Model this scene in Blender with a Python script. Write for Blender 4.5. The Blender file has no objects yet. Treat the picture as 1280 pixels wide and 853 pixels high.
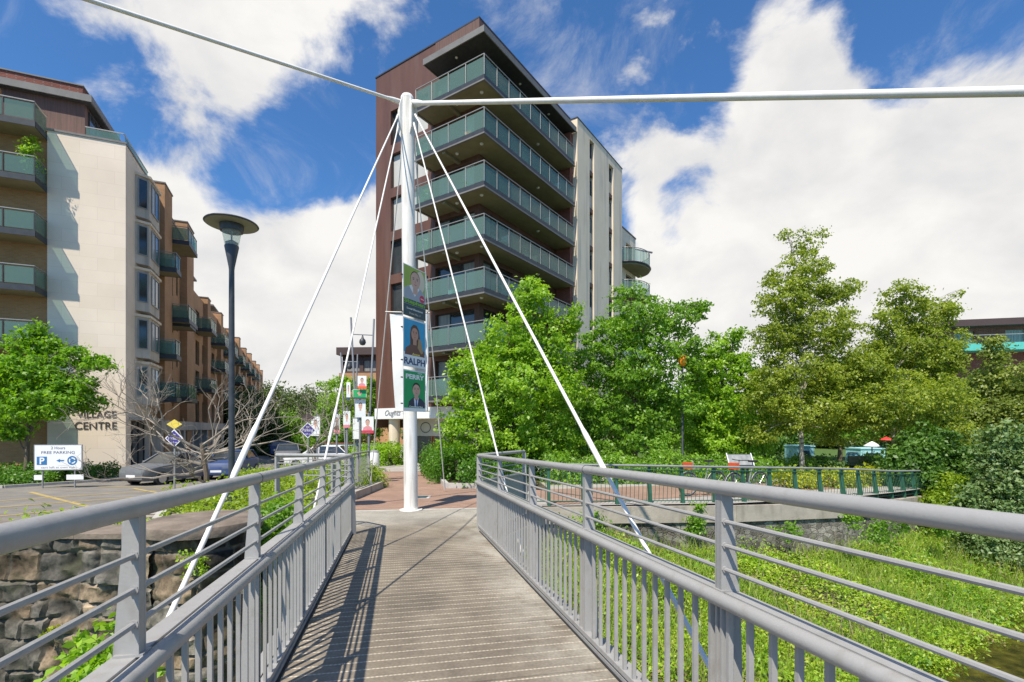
import bpy, math, random
import numpy as np
from mathutils import Vector, Matrix
random.seed(7)
RNG = np.random.default_rng(11)
sc = bpy.context.scene
col = sc.collection
R = math.radians
F = 618.0           # focal length in photo pixels, used only to work out real positions
EYE = 1.9           # eye height above the plaza; built with the eye at 0 and lifted at the end

def at(px, py, Y):  # world point at depth Y seen at photo pixel
    return ((px-640)/F*Y, Y, (535-py)/F*Y)
def V(*a): return Vector(a)

# ------------------------------------------------------------------ materials
def nodes_of(m):
    m.use_nodes = True
    nt = m.node_tree; nt.nodes.clear()
    return nt, nt.nodes, nt.links
def mat(name, c1, c2=None, scale=3.0, rough=.6, metal=0, bump=0, bscale=40, spec=.5, coords='Object', stretch=(1,1,1), contrast=(.35,.65), dirt=None):
    m = bpy.data.materials.new(name); nt, N, L = nodes_of(m)
    out = N.new('ShaderNodeOutputMaterial'); p = N.new('ShaderNodeBsdfPrincipled')
    L.new(p.outputs[0], out.inputs[0])
    p.inputs['Roughness'].default_value = rough; p.inputs['Metallic'].default_value = metal
    p.inputs['Specular IOR Level'].default_value = spec
    tc = N.new('ShaderNodeTexCoord'); mp = N.new('ShaderNodeMapping'); mp.inputs['Scale'].default_value = stretch
    L.new(tc.outputs[coords], mp.inputs[0])
    c = (*c1, 1)
    p.inputs['Base Color'].default_value = c
    if c2:
        n = N.new('ShaderNodeTexNoise'); n.inputs['Scale'].default_value = scale; n.inputs['Detail'].default_value = 6; n.inputs['Roughness'].default_value = .6
        L.new(mp.outputs[0], n.inputs['Vector'])
        r = N.new('ShaderNodeValToRGB'); r.color_ramp.elements[0].position = contrast[0]; r.color_ramp.elements[1].position = contrast[1]
        r.color_ramp.elements[0].color = (*c1, 1); r.color_ramp.elements[1].color = (*c2, 1)
        L.new(n.outputs[0], r.inputs[0])
        last = r.outputs[0]
        if dirt:
            n2 = N.new('ShaderNodeTexNoise'); n2.inputs['Scale'].default_value = dirt[1]; n2.inputs['Detail'].default_value = 8
            mp2 = N.new('ShaderNodeMapping'); mp2.inputs['Scale'].default_value = dirt[2]; L.new(tc.outputs[coords], mp2.inputs[0]); L.new(mp2.outputs[0], n2.inputs['Vector'])
            r2 = N.new('ShaderNodeValToRGB'); r2.color_ramp.elements[0].position = .52; r2.color_ramp.elements[1].position = .78
            r2.color_ramp.elements[0].color = (0,0,0,1); r2.color_ramp.elements[1].color = (1,1,1,1); L.new(n2.outputs[0], r2.inputs[0])
            mx = N.new('ShaderNodeMix'); mx.data_type = 'RGBA'; L.new(r2.outputs[0], mx.inputs[0]); L.new(last, mx.inputs[6]); mx.inputs[7].default_value = (*dirt[0], 1)
            last = mx.outputs[2]
        L.new(last, p.inputs['Base Color'])
    if bump:
        nb = N.new('ShaderNodeTexNoise'); nb.inputs['Scale'].default_value = bscale; nb.inputs['Detail'].default_value = 5
        L.new(mp.outputs[0], nb.inputs['Vector'])
        b = N.new('ShaderNodeBump'); b.inputs['Strength'].default_value = bump; b.inputs['Distance'].default_value = .02
        L.new(nb.outputs[0], b.inputs['Height']); L.new(b.outputs[0], p.inputs['Normal'])
    return m

def brick_mat(name, c1, c2, mortar, bw=.23, bh=.08, ms=.008, udir=(1,0), rough=.85, var=None, bump=.4, squash=1, offs=.5):
    """brick courses; udir = horizontal direction of the wall in the xy plane"""
    m = bpy.data.materials.new(name); nt, N, L = nodes_of(m)
    out = N.new('ShaderNodeOutputMaterial'); p = N.new('ShaderNodeBsdfPrincipled'); L.new(p.outputs[0], out.inputs[0])
    p.inputs['Roughness'].default_value = rough; p.inputs['Specular IOR Level'].default_value = .25
    g = N.new('ShaderNodeNewGeometry')
    # horizontal coordinate: along the wall whichever of the two perpendicular directions it runs in
    def dot(vec):
        d = N.new('ShaderNodeVectorMath'); d.operation = 'DOT_PRODUCT'; L.new(g.outputs['Position'], d.inputs[0]); d.inputs[1].default_value = vec; return d.outputs['Value']
    a = dot((udir[0], udir[1], 0)); b = dot((-udir[1], udir[0], 0)); zz = dot((0,0,1))
    ad = N.new('ShaderNodeMath'); ad.operation = 'ADD'; L.new(a, ad.inputs[0]); L.new(b, ad.inputs[1])
    cm = N.new('ShaderNodeCombineXYZ'); L.new(ad.outputs[0], cm.inputs[0]); L.new(zz, cm.inputs[1])
    bt = N.new('ShaderNodeTexBrick'); bt.offset = offs; bt.squash = squash
    bt.inputs['Scale'].default_value = 1; bt.inputs['Brick Width'].default_value = bw; bt.inputs['Row Height'].default_value = bh; bt.inputs['Mortar Size'].default_value = ms
    bt.inputs['Mortar Smooth'].default_value = .2
    bt.inputs['Color1'].default_value = (*c1, 1); bt.inputs['Color2'].default_value = (*c2, 1); bt.inputs['Mortar'].default_value = (*mortar, 1)
    L.new(cm.outputs[0], bt.inputs['Vector'])
    n = N.new('ShaderNodeTexNoise'); n.inputs['Scale'].default_value = .5; n.inputs['Detail'].default_value = 6; L.new(g.outputs['Position'], n.inputs['Vector'])
    mr = N.new('ShaderNodeMapRange'); mr.inputs[1].default_value = .3; mr.inputs[2].default_value = .7; mr.inputs[3].default_value = .82 if not var else 1-var; mr.inputs[4].default_value = 1.12 if not var else 1+var
    L.new(n.outputs[0], mr.inputs[0])
    mx = N.new('ShaderNodeVectorMath'); mx.operation = 'SCALE'; L.new(bt.outputs[0], mx.inputs[0]); L.new(mr.outputs[0], mx.inputs['Scale'])
    L.new(mx.outputs[0], p.inputs['Base Color'])
    bp = N.new('ShaderNodeBump'); bp.inputs['Strength'].default_value = bump; bp.inputs['Distance'].default_value = .01; bp.invert = True
    L.new(bt.outputs['Fac'], bp.inputs['Height']); L.new(bp.outputs[0], p.inputs['Normal'])
    return m

def leaf_mat(name, cols, trans=.35, rough=.45, tcol=1.85):
    m = bpy.data.materials.new(name); nt, N, L = nodes_of(m)
    out = N.new('ShaderNodeOutputMaterial'); p = N.new('ShaderNodeBsdfPrincipled'); t = N.new('ShaderNodeBsdfTranslucent'); mx = N.new('ShaderNodeMixShader')
    g = N.new('ShaderNodeNewGeometry'); r = N.new('ShaderNodeValToRGB')
    r.color_ramp.elements[0].color = (*cols[0], 1); r.color_ramp.elements[1].color = (*cols[-1], 1)
    for k in range(1, len(cols)-1):
        e = r.color_ramp.elements.new(k/(len(cols)-1)); e.color = (*cols[k], 1)
    # clump-scale variation plus leaf-by-leaf variation
    n = N.new('ShaderNodeTexNoise'); n.inputs['Scale'].default_value = 1.1; n.inputs['Detail'].default_value = 2; L.new(g.outputs['Position'], n.inputs['Vector'])
    m1 = N.new('ShaderNodeMath'); m1.operation = 'MULTIPLY_ADD'; L.new(g.outputs['Random Per Island'], m1.inputs[0]); m1.inputs[1].default_value = .5; 
    m2 = N.new('ShaderNodeMath'); m2.operation = 'MULTIPLY_ADD'; L.new(n.outputs[0], m2.inputs[0]); m2.inputs[1].default_value = 1.2; m2.inputs[2].default_value = -.35
    L.new(m2.outputs[0], m1.inputs[2]); L.new(m1.outputs[0], r.inputs[0])
    L.new(r.outputs[0], p.inputs['Base Color'])
    p.inputs['Roughness'].default_value = rough; p.inputs['Specular IOR Level'].default_value = .45
    tc = N.new('ShaderNodeVectorMath'); tc.operation = 'MULTIPLY'; L.new(r.outputs[0], tc.inputs[0]); tc.inputs[1].default_value = (tcol*1.1, tcol*1.15, tcol*.45)
    L.new(tc.outputs[0], t.inputs[0]); mx.inputs[0].default_value = trans
    L.new(p.outputs[0], mx.inputs[1]); L.new(t.outputs[0], mx.inputs[2]); L.new(mx.outputs[0], out.inputs[0])
    return m

def glass_mat(name, tint, body, fac=.5, rough=.05):
    m = bpy.data.materials.new(name); nt, N, L = nodes_of(m)
    out = N.new('ShaderNodeOutputMaterial'); p = N.new('ShaderNodeBsdfPrincipled'); t = N.new('ShaderNodeBsdfTransparent'); mx = N.new('ShaderNodeMixShader')
    p.inputs['Base Color'].default_value = (*body, 1); p.inputs['Roughness'].default_value = rough; p.inputs['Specular IOR Level'].default_value = .8
    t.inputs[0].default_value = (*tint, 1); mx.inputs[0].default_value = fac
    L.new(t.outputs[0], mx.inputs[1]); L.new(p.outputs[0], mx.inputs[2]); L.new(mx.outputs[0], out.inputs[0])
    return m

M = {}
M['rail'] = mat('rail_paint', (.325,.318,.305), (.35,.342,.33), 2.2, .42, .0, bump=.05, bscale=90, dirt=((.285,.272,.25), 14, (1,1,.6)))
M['rail'] = mat('rail_paint', (.325,.318,.305), (.35,.342,.33), 2.2, .42, .0, bump=.06, bscale=90, dirt=((.285,.272,.25), 14, (1,1,.6)))
def speckle(m, col, scale, lo, hi, stretch=(1,1,1)):
    nt = m.node_tree; N = nt.nodes; L = nt.links; p = [q for q in N if q.type == 'BSDF_PRINCIPLED'][0]
    old = [l for l in L if l.to_node == p and l.to_socket.name == 'Base Color'][0].from_socket
    g = N.new('ShaderNodeNewGeometry'); mp = N.new('ShaderNodeMapping'); mp.inputs['Scale'].default_value = stretch; L.new(g.outputs['Position'], mp.inputs[0])
    n = N.new('ShaderNodeTexNoise'); n.inputs['Scale'].default_value = scale; n.inputs['Detail'].default_value = 9; n.inputs['Roughness'].default_value = .75; L.new(mp.outputs[0], n.inputs['Vector'])
    r = N.new('ShaderNodeMapRange'); r.inputs[1].default_value = lo; r.inputs[2].default_value = hi; r.inputs[4].default_value = .85; L.new(n.outputs[0], r.inputs[0])
    mx = N.new('ShaderNodeMix'); mx.data_type = 'RGBA'; L.new(r.outputs[0], mx.inputs[0]); L.new(old, mx.inputs[6]); mx.inputs[7].default_value = (*col,1); L.new(mx.outputs[2], p.inputs['Base Color'])
speckle(M['rail'], (.17,.145,.115), 11, .66, .76)
speckle(M['rail'], (.46,.455,.44), 30, .70, .76)
M['white_steel'] = mat('white_steel', (.75,.72,.67), (.82,.80,.75), 2, .5, spec=.3, dirt=((.50,.45,.38), 4, (3,3,.25)))
speckle(M['white_steel'], (.36,.31,.25), 6, .62, .80, (3,3,.4))
M['cable'] = mat('cable_white', (.74,.71,.65), (.82,.79,.74), 6, .65, spec=.15)
M['concrete'] = mat('concrete', (.38,.33,.27), (.48,.42,.35), 2.5, .9, bump=.3, bscale=30, dirt=((.2,.18,.14), 3, (1,1,.3)))
M['kerbstone'] = mat('kerbstone', (.40,.38,.34), (.52,.50,.46), 5, .9, bump=.2)
M['asphalt'] = mat('asphalt', (.17,.155,.135), (.24,.22,.19), 1.2, .9, bump=.3, bscale=120, coords='Object', dirt=((.22,.19,.15), .5, (1,1,1)))
M['yellow_paint'] = mat('road_yellow', (.50,.36,.09), (.36,.28,.13), 6, .8)
M['white_paint'] = mat('road_white', (.6,.6,.57), (.4,.39,.36), 6, .8)
M['footway'] = mat('pale_footway', (.34,.31,.28), (.42,.39,.35), 1.5, .9, bump=.1)
M['brown_clad'] = mat('brown_cladding', (.105,.046,.030), (.14,.062,.040), 1.0, .55, bump=.05, stretch=(2,2,.3), dirt=((.15,.082,.06), 1.2, (1.3,1.3,.16)))
M['wood_clad'] = mat('timber_cladding', (.10,.055,.042), (.17,.085,.065), 3.0, .7, stretch=(5,5,.25))
M['fascia'] = mat('grey_fascia', (.16,.15,.14), (.20,.19,.175), 2, .6)
M['dark_metal'] = mat('dark_metal', (.030,.034,.04), (.045,.05,.055), 4, .5)
M['soffit'] = mat('soffit', (.22,.195,.115), (.27,.24,.15), 1.5, .85)
M['stone_clad'] = brick_mat('stone_panels', (.80,.67,.53), (.84,.71,.57), (.75,.62,.49), 1.6, .72, .012, (.9228,.3853), .8, .06, .15)
M['cream'] = mat('cream_render', (.77,.63,.46), (.83,.69,.52), .7, .85, dirt=((.47,.42,.35), .8, (2,2,.2)))
M['grey_stone'] = mat('weathered_stone', (.52,.46,.38), (.62,.55,.46), 1.2, .85, dirt=((.33,.30,.26), 1.2, (2,2,.15)))
M['brick_tan'] = brick_mat('tan_brick', (.36,.185,.075), (.43,.235,.10), (.36,.26,.17), udir=(.9228,.3853), var=.12)
M['brick_orange'] = brick_mat('orange_brick', (.43,.225,.105), (.49,.275,.14), (.42,.30,.20), udir=(.9228,.3853), var=.14)
M['brick_red'] = brick_mat('red_brick', (.19,.055,.04), (.25,.08,.055), (.25,.17,.14), udir=(.56,.83), var=.15)
M['white_board'] = mat('white_board', (.78,.78,.76), (.82,.82,.8), 3, .5)
M['glass_green'] = glass_mat('balcony_glass', (.66,.84,.76), (.22,.32,.275), .40, .05)
M['glass_clear'] = glass_mat('clear_glass', (.94,.97,.95), (.6,.62,.6), .14, .05)
M['window'] = mat('window_glass', (.02,.026,.03), (.05,.06,.065), .8, .06, 0, spec=1.0)
M['blind'] = mat('window_blind', (.50,.49,.45), (.60,.59,.55), .9, .5, stretch=(1,1,.2))
M['curtain'] = mat('pale_curtain', (.20,.21,.20), (.34,.34,.32), 2.5, .25, stretch=(3,3,.1))
M['bark'] = mat('bark', (.10,.075,.05), (.18,.14,.10), 8, .95, bump=.6, bscale=25, stretch=(1,1,.3))
M['birch'] = mat('birch_bark', (.40,.37,.30), (.10,.085,.07), 6, .85, bump=.3, stretch=(.6,.6,1.8), contrast=(.5,.62))
M['bare'] = mat('bare_branch', (.21,.175,.135), (.36,.31,.25), 5, .9)
M['soil'] = mat('soil', (.07,.05,.03), (.12,.09,.055), 4, .95, bump=.6)
M['timber'] = mat('shop_timber', (.32,.13,.05), (.38,.17,.07), 5, .6)
M['black_lamp'] = mat('lamp_black', (.035,.04,.048), (.06,.066,.075), 5, .45)
M['lamp_under'] = mat('lamp_under', (.22,.22,.16), (.27,.27,.2), 3, .6)
M['green_paint'] = mat('green_paint', (.025,.10,.06), (.035,.13,.08), 5, .5)
M['galv'] = mat('galvanised', (.30,.30,.29), (.36,.36,.34), 6, .5, .3)
M['rubber'] = mat('rubber', (.02,.02,.02), None, rough=.8)
M['chrome'] = mat('alloy', (.5,.5,.5), None, rough=.3, metal=.8)
def flat(name, c, rough=.55, **k): 
    M[name] = mat(name, c, tuple(min(1, x*1.12) for x in c), 5, rough, **k); return M[name]
for n, c in dict(blue_bg=(.03,.33,.55), skin=(.52,.27,.19), skin2=(.60,.36,.27), hair_brown=(.10,.045,.025), hair_dark=(.025,.02,.018), hair_blond=(.38,.24,.12), ink_navy=(.03,.05,.14),
                 poster_green=(.015,.34,.10), suit=(.035,.04,.07), shirt=(.70,.72,.76), pattern=(.16,.07,.05), poster_lime=(.19,.42,.03), slate=(.035,.075,.085), leafy=(.32,.42,.06), grey_shirt=(.36,.38,.42),
                 badge_red=(.55,.04,.08), yellow_ink=(.75,.60,.12), pink=(.70,.25,.28), purple=(.06,.04,.22), sign_blue=(.03,.16,.36), letter=(.07,.05,.045), teal=(.10,.48,.40), sky_blue=(.38,.70,.78),
                 car_grey=(.13,.135,.14), car_white=(.72,.72,.72), car_blue=(.03,.06,.16), orange=(.75,.13,.03), amber=(.85,.28,.02), red_cloth=(.62,.04,.03), pot=(.45,.22,.12), shelf=(.5,.46,.4), sign_yellow=(.70,.55,.08), tie=(.02,.07,.30), lips=(.38,.09,.08), tile_brown=(.07,.045,.04), ink_grey=(.25,.25,.27)).items():
    flat(n, c)
M['leaf_bright'] = leaf_mat('leaf_bright', [(0.1, 0.2, 0.014), (0.23, 0.39, 0.026), (0.4, 0.55, 0.055)], .38)
M['leaf_mid'] = leaf_mat('leaf_mid', [(0.075, 0.165, 0.014), (0.16, 0.31, 0.026), (0.3, 0.46, 0.05)], .34)
M['leaf_maple'] = leaf_mat('leaf_maple', [(0.07, 0.16, 0.008), (0.16, 0.32, 0.016), (0.3, 0.48, 0.03)], .36)
M['leaf_birch'] = leaf_mat('leaf_birch', [(0.12, 0.165, 0.018), (0.25, 0.315, 0.035), (0.41, 0.45, 0.07)], .36)
M['leaf_olive'] = leaf_mat('leaf_olive', [(0.11, 0.15, 0.03), (0.2, 0.26, 0.05), (0.34, 0.38, 0.08)], .34)
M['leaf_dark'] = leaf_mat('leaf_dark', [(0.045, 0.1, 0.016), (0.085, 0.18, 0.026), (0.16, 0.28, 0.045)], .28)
M['leaf_hedge'] = leaf_mat('leaf_hedge', [(0.035, 0.1, 0.01), (0.08, 0.2, 0.015), (0.16, 0.31, 0.024)], .3)
M['leaf_lime'] = leaf_mat('leaf_lime', [(0.12, 0.19, 0.014), (0.25, 0.36, 0.025), (0.44, 0.5, 0.05)], .34)
M['leaf_silver'] = leaf_mat('leaf_silver', [(0.08, 0.15, 0.045), (0.17, 0.26, 0.085), (0.33, 0.4, 0.19)], .25)
M['leaf_gold'] = leaf_mat('leaf_gold', [(0.16, 0.24, 0.015), (0.34, 0.38, 0.02), (0.58, 0.52, 0.04)], .3)
M['leaf_bank'] = leaf_mat('leaf_bank', [(0.11, 0.23, 0.014), (0.24, 0.4, 0.026), (0.4, 0.52, 0.045), (0.46, 0.44, 0.11)], .34)
M['leaf_far'] = leaf_mat('leaf_far', [(0.05, 0.085, 0.028), (0.09, 0.14, 0.036), (0.15, 0.21, 0.055)], .3)

# ------------------------------------------------------------------ mesh builder
class MB:
    def __init__(s): s.v = []; s.f = []
    def add(s, vs, fs):
        o = len(s.v); s.v += [tuple(x) for x in vs]; s.f += [tuple(i+o for i in f) for f in fs]; return s
    def box(s, a, b, fr=None):
        x0,y0,z0 = a; x1,y1,z1 = b
        vs = [(x0,y0,z0),(x1,y0,z0),(x1,y1,z0),(x0,y1,z0),(x0,y0,z1),(x1,y0,z1),(x1,y1,z1),(x0,y1,z1)]
        if fr: vs = [fr(*p) for p in vs]
        return s.add(vs, [(0,3,2,1),(4,5,6,7),(0,1,5,4),(1,2,6,5),(2,3,7,6),(3,0,4,7)])
    def cbox(s, c, d, fr=None): return s.box([c[i]-d[i]/2 for i in range(3)], [c[i]+d[i]/2 for i in range(3)], fr)
    def beam(s, p, q, w, h, up=(0,0,1)):
        p = Vector(p); q = Vector(q); d = (q-p).normalized(); up = Vector(up)
        r = d.cross(up); 
        if r.length < 1e-4: r = d.cross(Vector((0,1,0)))
        r.normalize(); u = r.cross(d)
        vs = [o + r*sx*w/2 + u*sz*h/2 for o in (p, q) for sx, sz in ((-1,-1),(1,-1),(1,1),(-1,1))]
        return s.add(vs, [(0,1,2,3),(7,6,5,4),(0,4,5,1),(1,5,6,2),(2,6,7,3),(3,7,4,0)])
    def tube(s, pts, rad, n=10, caps=True):
        pts = [Vector(p) for p in pts]
        if not isinstance(rad, (list, tuple)): rad = [rad]*len(pts)
        o = len(s.v); prev = None
        for i, p in enumerate(pts):
            d = (pts[min(i+1,len(pts)-1)] - pts[max(i-1,0)]).normalized()
            if prev is None:
                r = d.cross(Vector((0,0,1)))
                if r.length < 1e-3: r = Vector((1,0,0))
                r.normalize()
            else:
                r = (prev - d*prev.dot(d)); r.normalize()
            prev = r; u = d.cross(r)
            for k in range(n):
                a = 2*math.pi*k/n; s.v.append(tuple(p + r*math.cos(a)*rad[i] + u*math.sin(a)*rad[i]))
        for i in range(len(pts)-1):
            for k in range(n):
                a = o+i*n+k; b = o+i*n+(k+1)%n; s.f.append((a, b, b+n, a+n))
        if caps:
            s.f.append(tuple(o+k for k in range(n))[::-1]); s.f.append(tuple(o+(len(pts)-1)*n+k for k in range(n)))
        return s
    def lathe(s, c, prof, n=24):
        o = len(s.v)
        for r, z in prof:
            for k in range(n):
                a = 2*math.pi*k/n; s.v.append((c[0]+r*math.cos(a), c[1]+r*math.sin(a), c[2]+z))
        for i in range(len(prof)-1):
            for k in range(n):
                a = o+i*n+k; b = o+i*n+(k+1)%n; s.f.append((a, b, b+n, a+n))
        s.f.append(tuple(o+k for k in range(n))[::-1]); s.f.append(tuple(o+(len(prof)-1)*n+k for k in range(n)))
        return s
    def prism(s, pts, fr, d0, d1):
        """polygon pts (a,b) extruded from d0 to d1; fr(a,b,d)->world"""
        n = len(pts); vs = [fr(a,b,d0) for a,b in pts] + [fr(a,b,d1) for a,b in pts]
        return s.add(vs, [tuple(range(n))[::-1], tuple(range(n,2*n))] + [(k,(k+1)%n,(k+1)%n+n,k+n) for k in range(n)])
    def build(s, name, m, parent=None, loc=None, smooth=False):
        me = bpy.data.meshes.new(name)
        o = bpy.data.objects.new(name, me); col.objects.link(o)
        base = Vector((0,0,0))
        if parent is not None: o.parent = parent; base = wl(parent)
        elif loc is not None: base = Vector(loc); o.location = base
        if base.length: me.from_pydata([(x-base[0], y-base[1], z-base[2]) for x,y,z in s.v], [], s.f)
        else: me.from_pydata(s.v, [], s.f)
        me.materials.append(M[m] if isinstance(m, str) else m)
        if smooth:
            me.polygons.foreach_set('use_smooth', [True]*len(me.polygons))
            try: me.set_sharp_from_angle(angle=R(40))
            except Exception: pass
        me.update()
        return o
def wl(o):
    l = Vector((0,0,0))
    while o is not None: l += o.location; o = o.parent
    return l
def tag(o, label, cat, group=None, kind=None):
    if label: o['label'] = label
    if cat: o['category'] = cat
    if group: o['group'] = group
    if kind: o['kind'] = kind
    return o
def thing(name, label, cat, loc=(0,0,0), group=None):
    o = bpy.data.objects.new(name, None); col.objects.link(o); o.location = loc; o.empty_display_size = .1
    return tag(o, label, cat, group)
def struct(o): o['kind'] = 'structure'; return o
def copy_tree(o, parent=None):
    c = o.copy(); col.objects.link(c)
    if parent is not None: c.parent = parent
    for ch in [x for x in bpy.data.objects if x.parent == o]: copy_tree(ch, c)
    return c

def np_mesh(name, verts, nper, m, parent=None, loc=None):
    """verts (K*nper,3): polygons of nper vertices each"""
    me = bpy.data.meshes.new(name); o = bpy.data.objects.new(name, me); col.objects.link(o)
    base = np.zeros(3)
    if parent is not None: o.parent = parent; base = np.array(wl(parent))
    elif loc is not None: base = np.array(loc, float); o.location = loc
    v = (verts - base).astype(np.float32); n = len(v); k = n//nper
    me.vertices.add(n); me.vertices.foreach_set('co', v.ravel())
    me.loops.add(n); me.loops.foreach_set('vertex_index', np.arange(n, dtype=np.int32))
    me.polygons.add(k); me.polygons.foreach_set('loop_start', np.arange(0, n, nper, dtype=np.int32))
    me.update(calc_edges=True); me.materials.append(M[m] if isinstance(m, str) else m)
    return o
def leaf_verts(C, Nn, size, aspect=.62, jitter=.9, droop=.0):
    n = len(C)
    nrm = Nn + RNG.normal(size=(n,3))*jitter; nrm /= np.linalg.norm(nrm, axis=1)[:,None]+1e-9
    t = RNG.normal(size=(n,3)); t[:,2] -= droop; t -= nrm*(t*nrm).sum(1)[:,None]; t /= np.linalg.norm(t, axis=1)[:,None]+1e-9
    b = np.cross(nrm, t)
    s = size*RNG.uniform(.6, 1.25, n)[:,None]
    fold = nrm*s*.13
    v = np.stack([C - t*s*.5, C + b*s*aspect*.5 + fold - t*s*.04, C + t*s*.55, C - b*s*aspect*.5 + fold - t*s*.04], 1)
    return v.reshape(-1,3)
def clump_points(blobs, clumps, per, spread, shell=.5):
    """blobs: (cx,cy,cz,rx,ry,rz). returns leaf centres and outward directions"""
    B = np.array(blobs, float); w = (B[:,3]*B[:,4]*B[:,5])**.72; w /= w.sum()
    idx = RNG.choice(len(B), clumps, p=w)
    d = RNG.normal(size=(clumps,3)); d /= np.linalg.norm(d, axis=1)[:,None]
    r = 1 - shell*RNG.random(clumps)**1.3*1.0
    r *= RNG.uniform(.85, 1.12, clumps)
    cc = B[idx,:3] + d*r[:,None]*B[idx,3:]
    sp = spread*RNG.uniform(.6, 1.4, clumps)
    C = np.repeat(cc, per, 0) + RNG.normal(size=(clumps*per,3))*np.repeat(sp, per)[:,None]*np.array([1,1,.62])
    D = np.repeat(d, per, 0)*.7; D[:,2] += .55
    return C, D
def limb(mb, p, q, r0, r1, wob=.08, n=7, seg=6):
    p = Vector(p); q = Vector(q); L = (q-p).length; pts = []; rr = []
    for i in range(seg+1):
        t = i/seg; o = Vector((random.uniform(-1,1), random.uniform(-1,1), random.uniform(-.5,.5)))*wob*L*math.sin(math.pi*t)
        pts.append(p.lerp(q, t)+o + Vector((0,0,.10*L*math.sin(math.pi*t)))); rr.append(r0+(r1-r0)*t)
    mb.tube(pts, rr, n); return pts

def tree(name, label, cat, base, trunk_top, r, blobs, leaf, leafsize, clumps, per, spread, bark='bark', group=None, shell=.55, limbs=None, stem2=None, trunk_r=None, droop=0, thin=None):
    t = thing(name, label, cat, base, group)
    mb = MB(); r0 = r
    pts = [Vector(base) + Vector((0,0,-.15))]
    bt = Vector(base); tt = Vector(trunk_top); segs = 8
    for i in range(1, segs+1):
        k = i/segs; pts.append(bt.lerp(tt, k) + Vector((random.uniform(-1,1), random.uniform(-1,1), 0))*r0*.35)
    mb.tube(pts, [r0*1.35]+[r0*(1-.75*i/segs) for i in range(1, segs+1)], 10)
    for i, b in enumerate(blobs):
        k = min(.95, max(.28, ((b[2]-b[5]*.7) - base[2])/max(.1, (trunk_top[2]-base[2]))*.8)); p = pts[min(segs, max(2, int(k*segs)))]
        q = Vector((b[0], b[1], b[2]))
        lp = limb(mb, p, q, r0*.36, r0*.08, .06)
        for j in range(4):
            e = Vector((b[0]+random.uniform(-1,1)*b[3]*.85, b[1]+random.uniform(-1,1)*b[4]*.85, b[2]+random.uniform(-.3,1)*b[5]*.85))
            limb(mb, lp[random.choice((3,4,5))], e, r0*.14, r0*.03, .08, 5, 4)
    mb.build('trunk', bark, t, smooth=True)
    C, D = clump_points(blobs, clumps, per, spread, shell)
    np_mesh('crown', leaf_verts(C, D, leafsize, droop=droop), 4, leaf, t)
    return t
def pxblobs(Y, lst, depth=1.0):
    out = []
    for e in lst:
        px, py, rx, ry = e[:4]; dy = e[4] if len(e) > 4 else random.uniform(-.35,.35)*rx/F*Y
        x, y, z = at(px, py, Y+dy); out.append((x, y, z, rx/F*Y, rx/F*Y*depth, ry/F*Y))
    return out
def ground(x, y):
    g = -EYE - .022*min(max(y-11, 0), 22)
    s = min(1, max(0, (-7-x)/7)); s = s*s*(3-2*s)
    return g - .5*s*(1-.5*min(1, max(0, (y-24)/20)))

def text_on(body, size, org, u, v, n, m, parent, name='lettering', ext=.004, align='CENTER', width=None, shear=0, bold=0, sx=1):
    cu = bpy.data.curves.new('t', 'FONT'); cu.body = body; cu.size = size; cu.extrude = ext; cu.align_x = align; cu.shear = shear; cu.offset = bold; cu.resolution_u = 3
    o = bpy.data.objects.new('t', cu); col.objects.link(o)
    bpy.context.view_layer.update()
    me = bpy.data.meshes.new_from_object(o.evaluated_get(bpy.context.evaluated_depsgraph_get()))
    bpy.data.objects.remove(o); bpy.data.curves.remove(cu)
    vs = [Vector(x.co) for x in me.vertices]; fs = [tuple(p.vertices) for p in me.polygons]; bpy.data.meshes.remove(me)
    if width:
        w = max(p.x for p in vs)-min(p.x for p in vs); sx = width/w
    mb = MB(); org = Vector(org); u = Vector(u); v = Vector(v); n = Vector(n)
    mb.add([org + u*p.x*sx + v*p.y + n*(p.z+ext) for p in vs], fs)
    return mb.build(name, m, parent)

# ------------------------------------------------------------------ world, sun, camera
sun_dir = Vector((.229,.494,-.839)).normalized()     # direction of travel
elev = math.asin(-sun_dir.z); az = math.atan2(-sun_dir.x, -sun_dir.y)   # azimuth of the sun from +Y towards +X
w = bpy.data.worlds.new('World'); sc.world = w; w.use_nodes = True
nt = w.node_tree; N = nt.nodes; L = nt.links; N.clear()
wo = N.new('ShaderNodeOutputWorld'); bg = N.new('ShaderNodeBackground'); bg.inputs[1].default_value = .088; L.new(bg.outputs[0], wo.inputs[0])
sky = N.new('ShaderNodeTexSky'); sky.sky_type = 'NISHITA'; sky.sun_disc = False; sky.sun_elevation = elev; sky.sun_rotation = az; sky.air_density = 1.0; sky.dust_density = .3; sky.ozone_density = 2.0
tc = N.new('ShaderNodeTexCoord')
def vm(op, a, b=None):
    n = N.new('ShaderNodeVectorMath'); n.operation = op
    if isinstance(a, tuple): n.inputs[0].default_value = a
    else: L.new(a, n.inputs[0])
    if b is not None:
        if isinstance(b, tuple): n.inputs[1].default_value = b
        else: L.new(b, n.inputs[1])
    return n
def ma(op, a, b=None, c=None, clamp=False):
    n = N.new('ShaderNodeMath'); n.operation = op; n.use_clamp = clamp
    for i, x in enumerate((a, b, c)):
        if x is None: continue
        if isinstance(x, (int, float)): n.inputs[i].default_value = x
        else: L.new(x, n.inputs[i])
    return n.outputs[0]
dirn = vm('NORMALIZE', tc.outputs['Generated']).outputs[0]
sep = N.new('ShaderNodeSeparateXYZ'); L.new(dirn, sep.inputs[0])
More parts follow.
